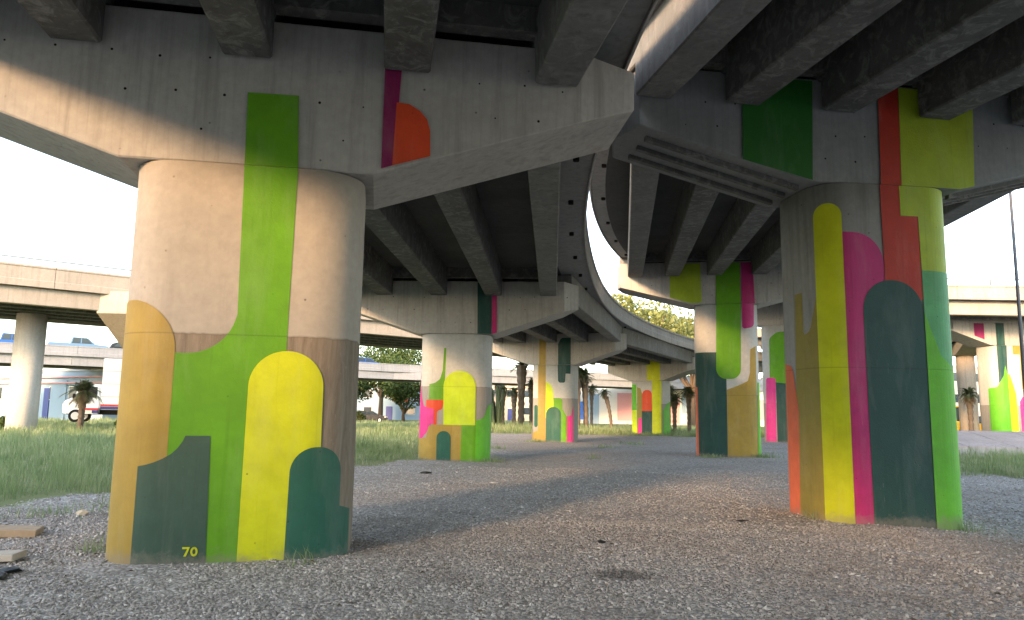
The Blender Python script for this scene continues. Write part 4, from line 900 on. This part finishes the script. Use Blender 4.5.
M['wood2'] = plain('bleached_timber', (176, 168, 156), .85, .15, var=.25, scale=9)
M['litterd'] = plain('dark_plastic', (34, 36, 36), .6, .3, var=.3)
def plank(label, x, y, rz, l, w, h, mat, tilt=0):
    q = box('timber_board', (-l / 2, l / 2, -w / 2, w / 2, 0, h), M[mat], None, bevel=.008); q.location = (x, y, float(ground_z(x, y)) + .02); q.rotation_euler = (0, R(tilt), R(rz)); tag(q, label, 'board'); return q
plank('brownish timber board lying at the left edge, the farther of two', -6.3, 9.35, 20, 1.1, .42, .09, 'wood', 3)
plank('pale bleached board at the left edge, the nearer of two', -5.45, 7.9, 8, .9, .3, .07, 'wood2', -2)
q = thing('debris_heap', 'dark scraps and broken pieces beside the boards at lower left', 'debris', (-4.9, 7.2, float(ground_z(-4.9, 7.2))))
for k in range(7):
    bm = bmesh.new(); bmesh.ops.create_icosphere(bm, subdivisions=1, radius=1)
    for v_ in bm.verts: v_.co = Vector((v_.co.x * random.uniform(.1, .2), v_.co.y * random.uniform(.05, .1), max(v_.co.z, -.3) * random.uniform(.03, .06)))
    me = bpy.data.meshes.new('scrap'); bm.to_mesh(me); bm.free(); me.materials.append(M['litterd']); o = bpy.data.objects.new('scrap', me); COL.objects.link(o); o.parent = q; o.location = (random.uniform(-.45, .35), random.uniform(-.35, .35), .02); o.rotation_euler = (0, 0, random.uniform(0, 3))
def litter(label, x, y, sz, mat, flat=.35):
    bm = bmesh.new(); bmesh.ops.create_icosphere(bm, subdivisions=1, radius=sz)
    for v_ in bm.verts: v_.co = Vector((v_.co.x * random.uniform(.7, 1.4), v_.co.y * random.uniform(.5, 1), v_.co.z * flat * random.uniform(.6, 1.3)))
    me = bpy.data.meshes.new('litter'); bm.to_mesh(me); bm.free(); me.materials.append(M[mat]); o = bpy.data.objects.new('litter', me); COL.objects.link(o); o.location = (x, y, float(ground_z(x, y)) + sz * flat * .6); tag(o, label, 'litter')
litter('dark crumpled scrap on the open gravel in mid foreground', 1.15, 9.6, .06, 'litterd')
litter('flat dark scrap on the gravel left of the near right pier', 3.6, 11.9, .11, 'litterd', .12)
litter('pale crumpled paper on the gravel far centre', -.35, 17.5, .12, 'white', .2)
litter('pale yellowish block on gravel left of the near left pier', -6.2, 11.2, .09, 'cream', .6)
litter('pale blue bag caught at the grass edge by the near left pier', -6.5, 13.6, .18, 'bluew', .2)
litter('dark leafy scrap on gravel right of the near left pier', -2.1, 19.2, .16, 'litterd', .2)

# ------------------------------------------------------------------ dry leaves and twigs on the gravel
s = NT('dry_leaf_litter'); ge = s.n.new('ShaderNodeNewGeometry')
M['leaflit'] = s.fin(s.ramp(ge.outputs['Random Per Island'], [(0., (.05, .04, .03, 1)), (.5, (.14, .10, .06, 1)), (1., (.3, .25, .16, 1))]), .9, .15)
n = 1500; g_ = np.random.default_rng(91); y = 5.5 + 22 * g_.random(n) ** 1.4; x = (g_.random(n) * 2 - 1) * (y * .72 + .5)
k = (vnoise(x, y, .8, 31) + .5 * vnoise(x, y, 2.5, 32) + g_.random(n) * .9 > .35) & clear(x, y); x, y = x[k], y[k]; n = len(x)
a = g_.random(n) * 6.283; l = .012 + .03 * g_.random(n) ** 2; w = l * (.12 + .4 * g_.random(n)); z = ground_z(x, y) + .026
dx, dy = np.cos(a), np.sin(a)
V = np.stack([np.stack([x - dx * l, y - dy * l, z], 1), np.stack([x + dy * w, y - dx * w, z + .008 + .012 * g_.random(n)], 1), np.stack([x + dx * l, y + dy * l, z + .004], 1), np.stack([x - dy * w, y + dx * w, z + .006], 1)], 1).reshape(-1, 3)
ll = tris_mesh('leaf_litter', V, np.arange(4 * n).reshape(-1, 4), M['leaflit']); ll['kind'] = 'stuff'; ll['label'] = 'dry leaves and twigs scattered over the gravel'
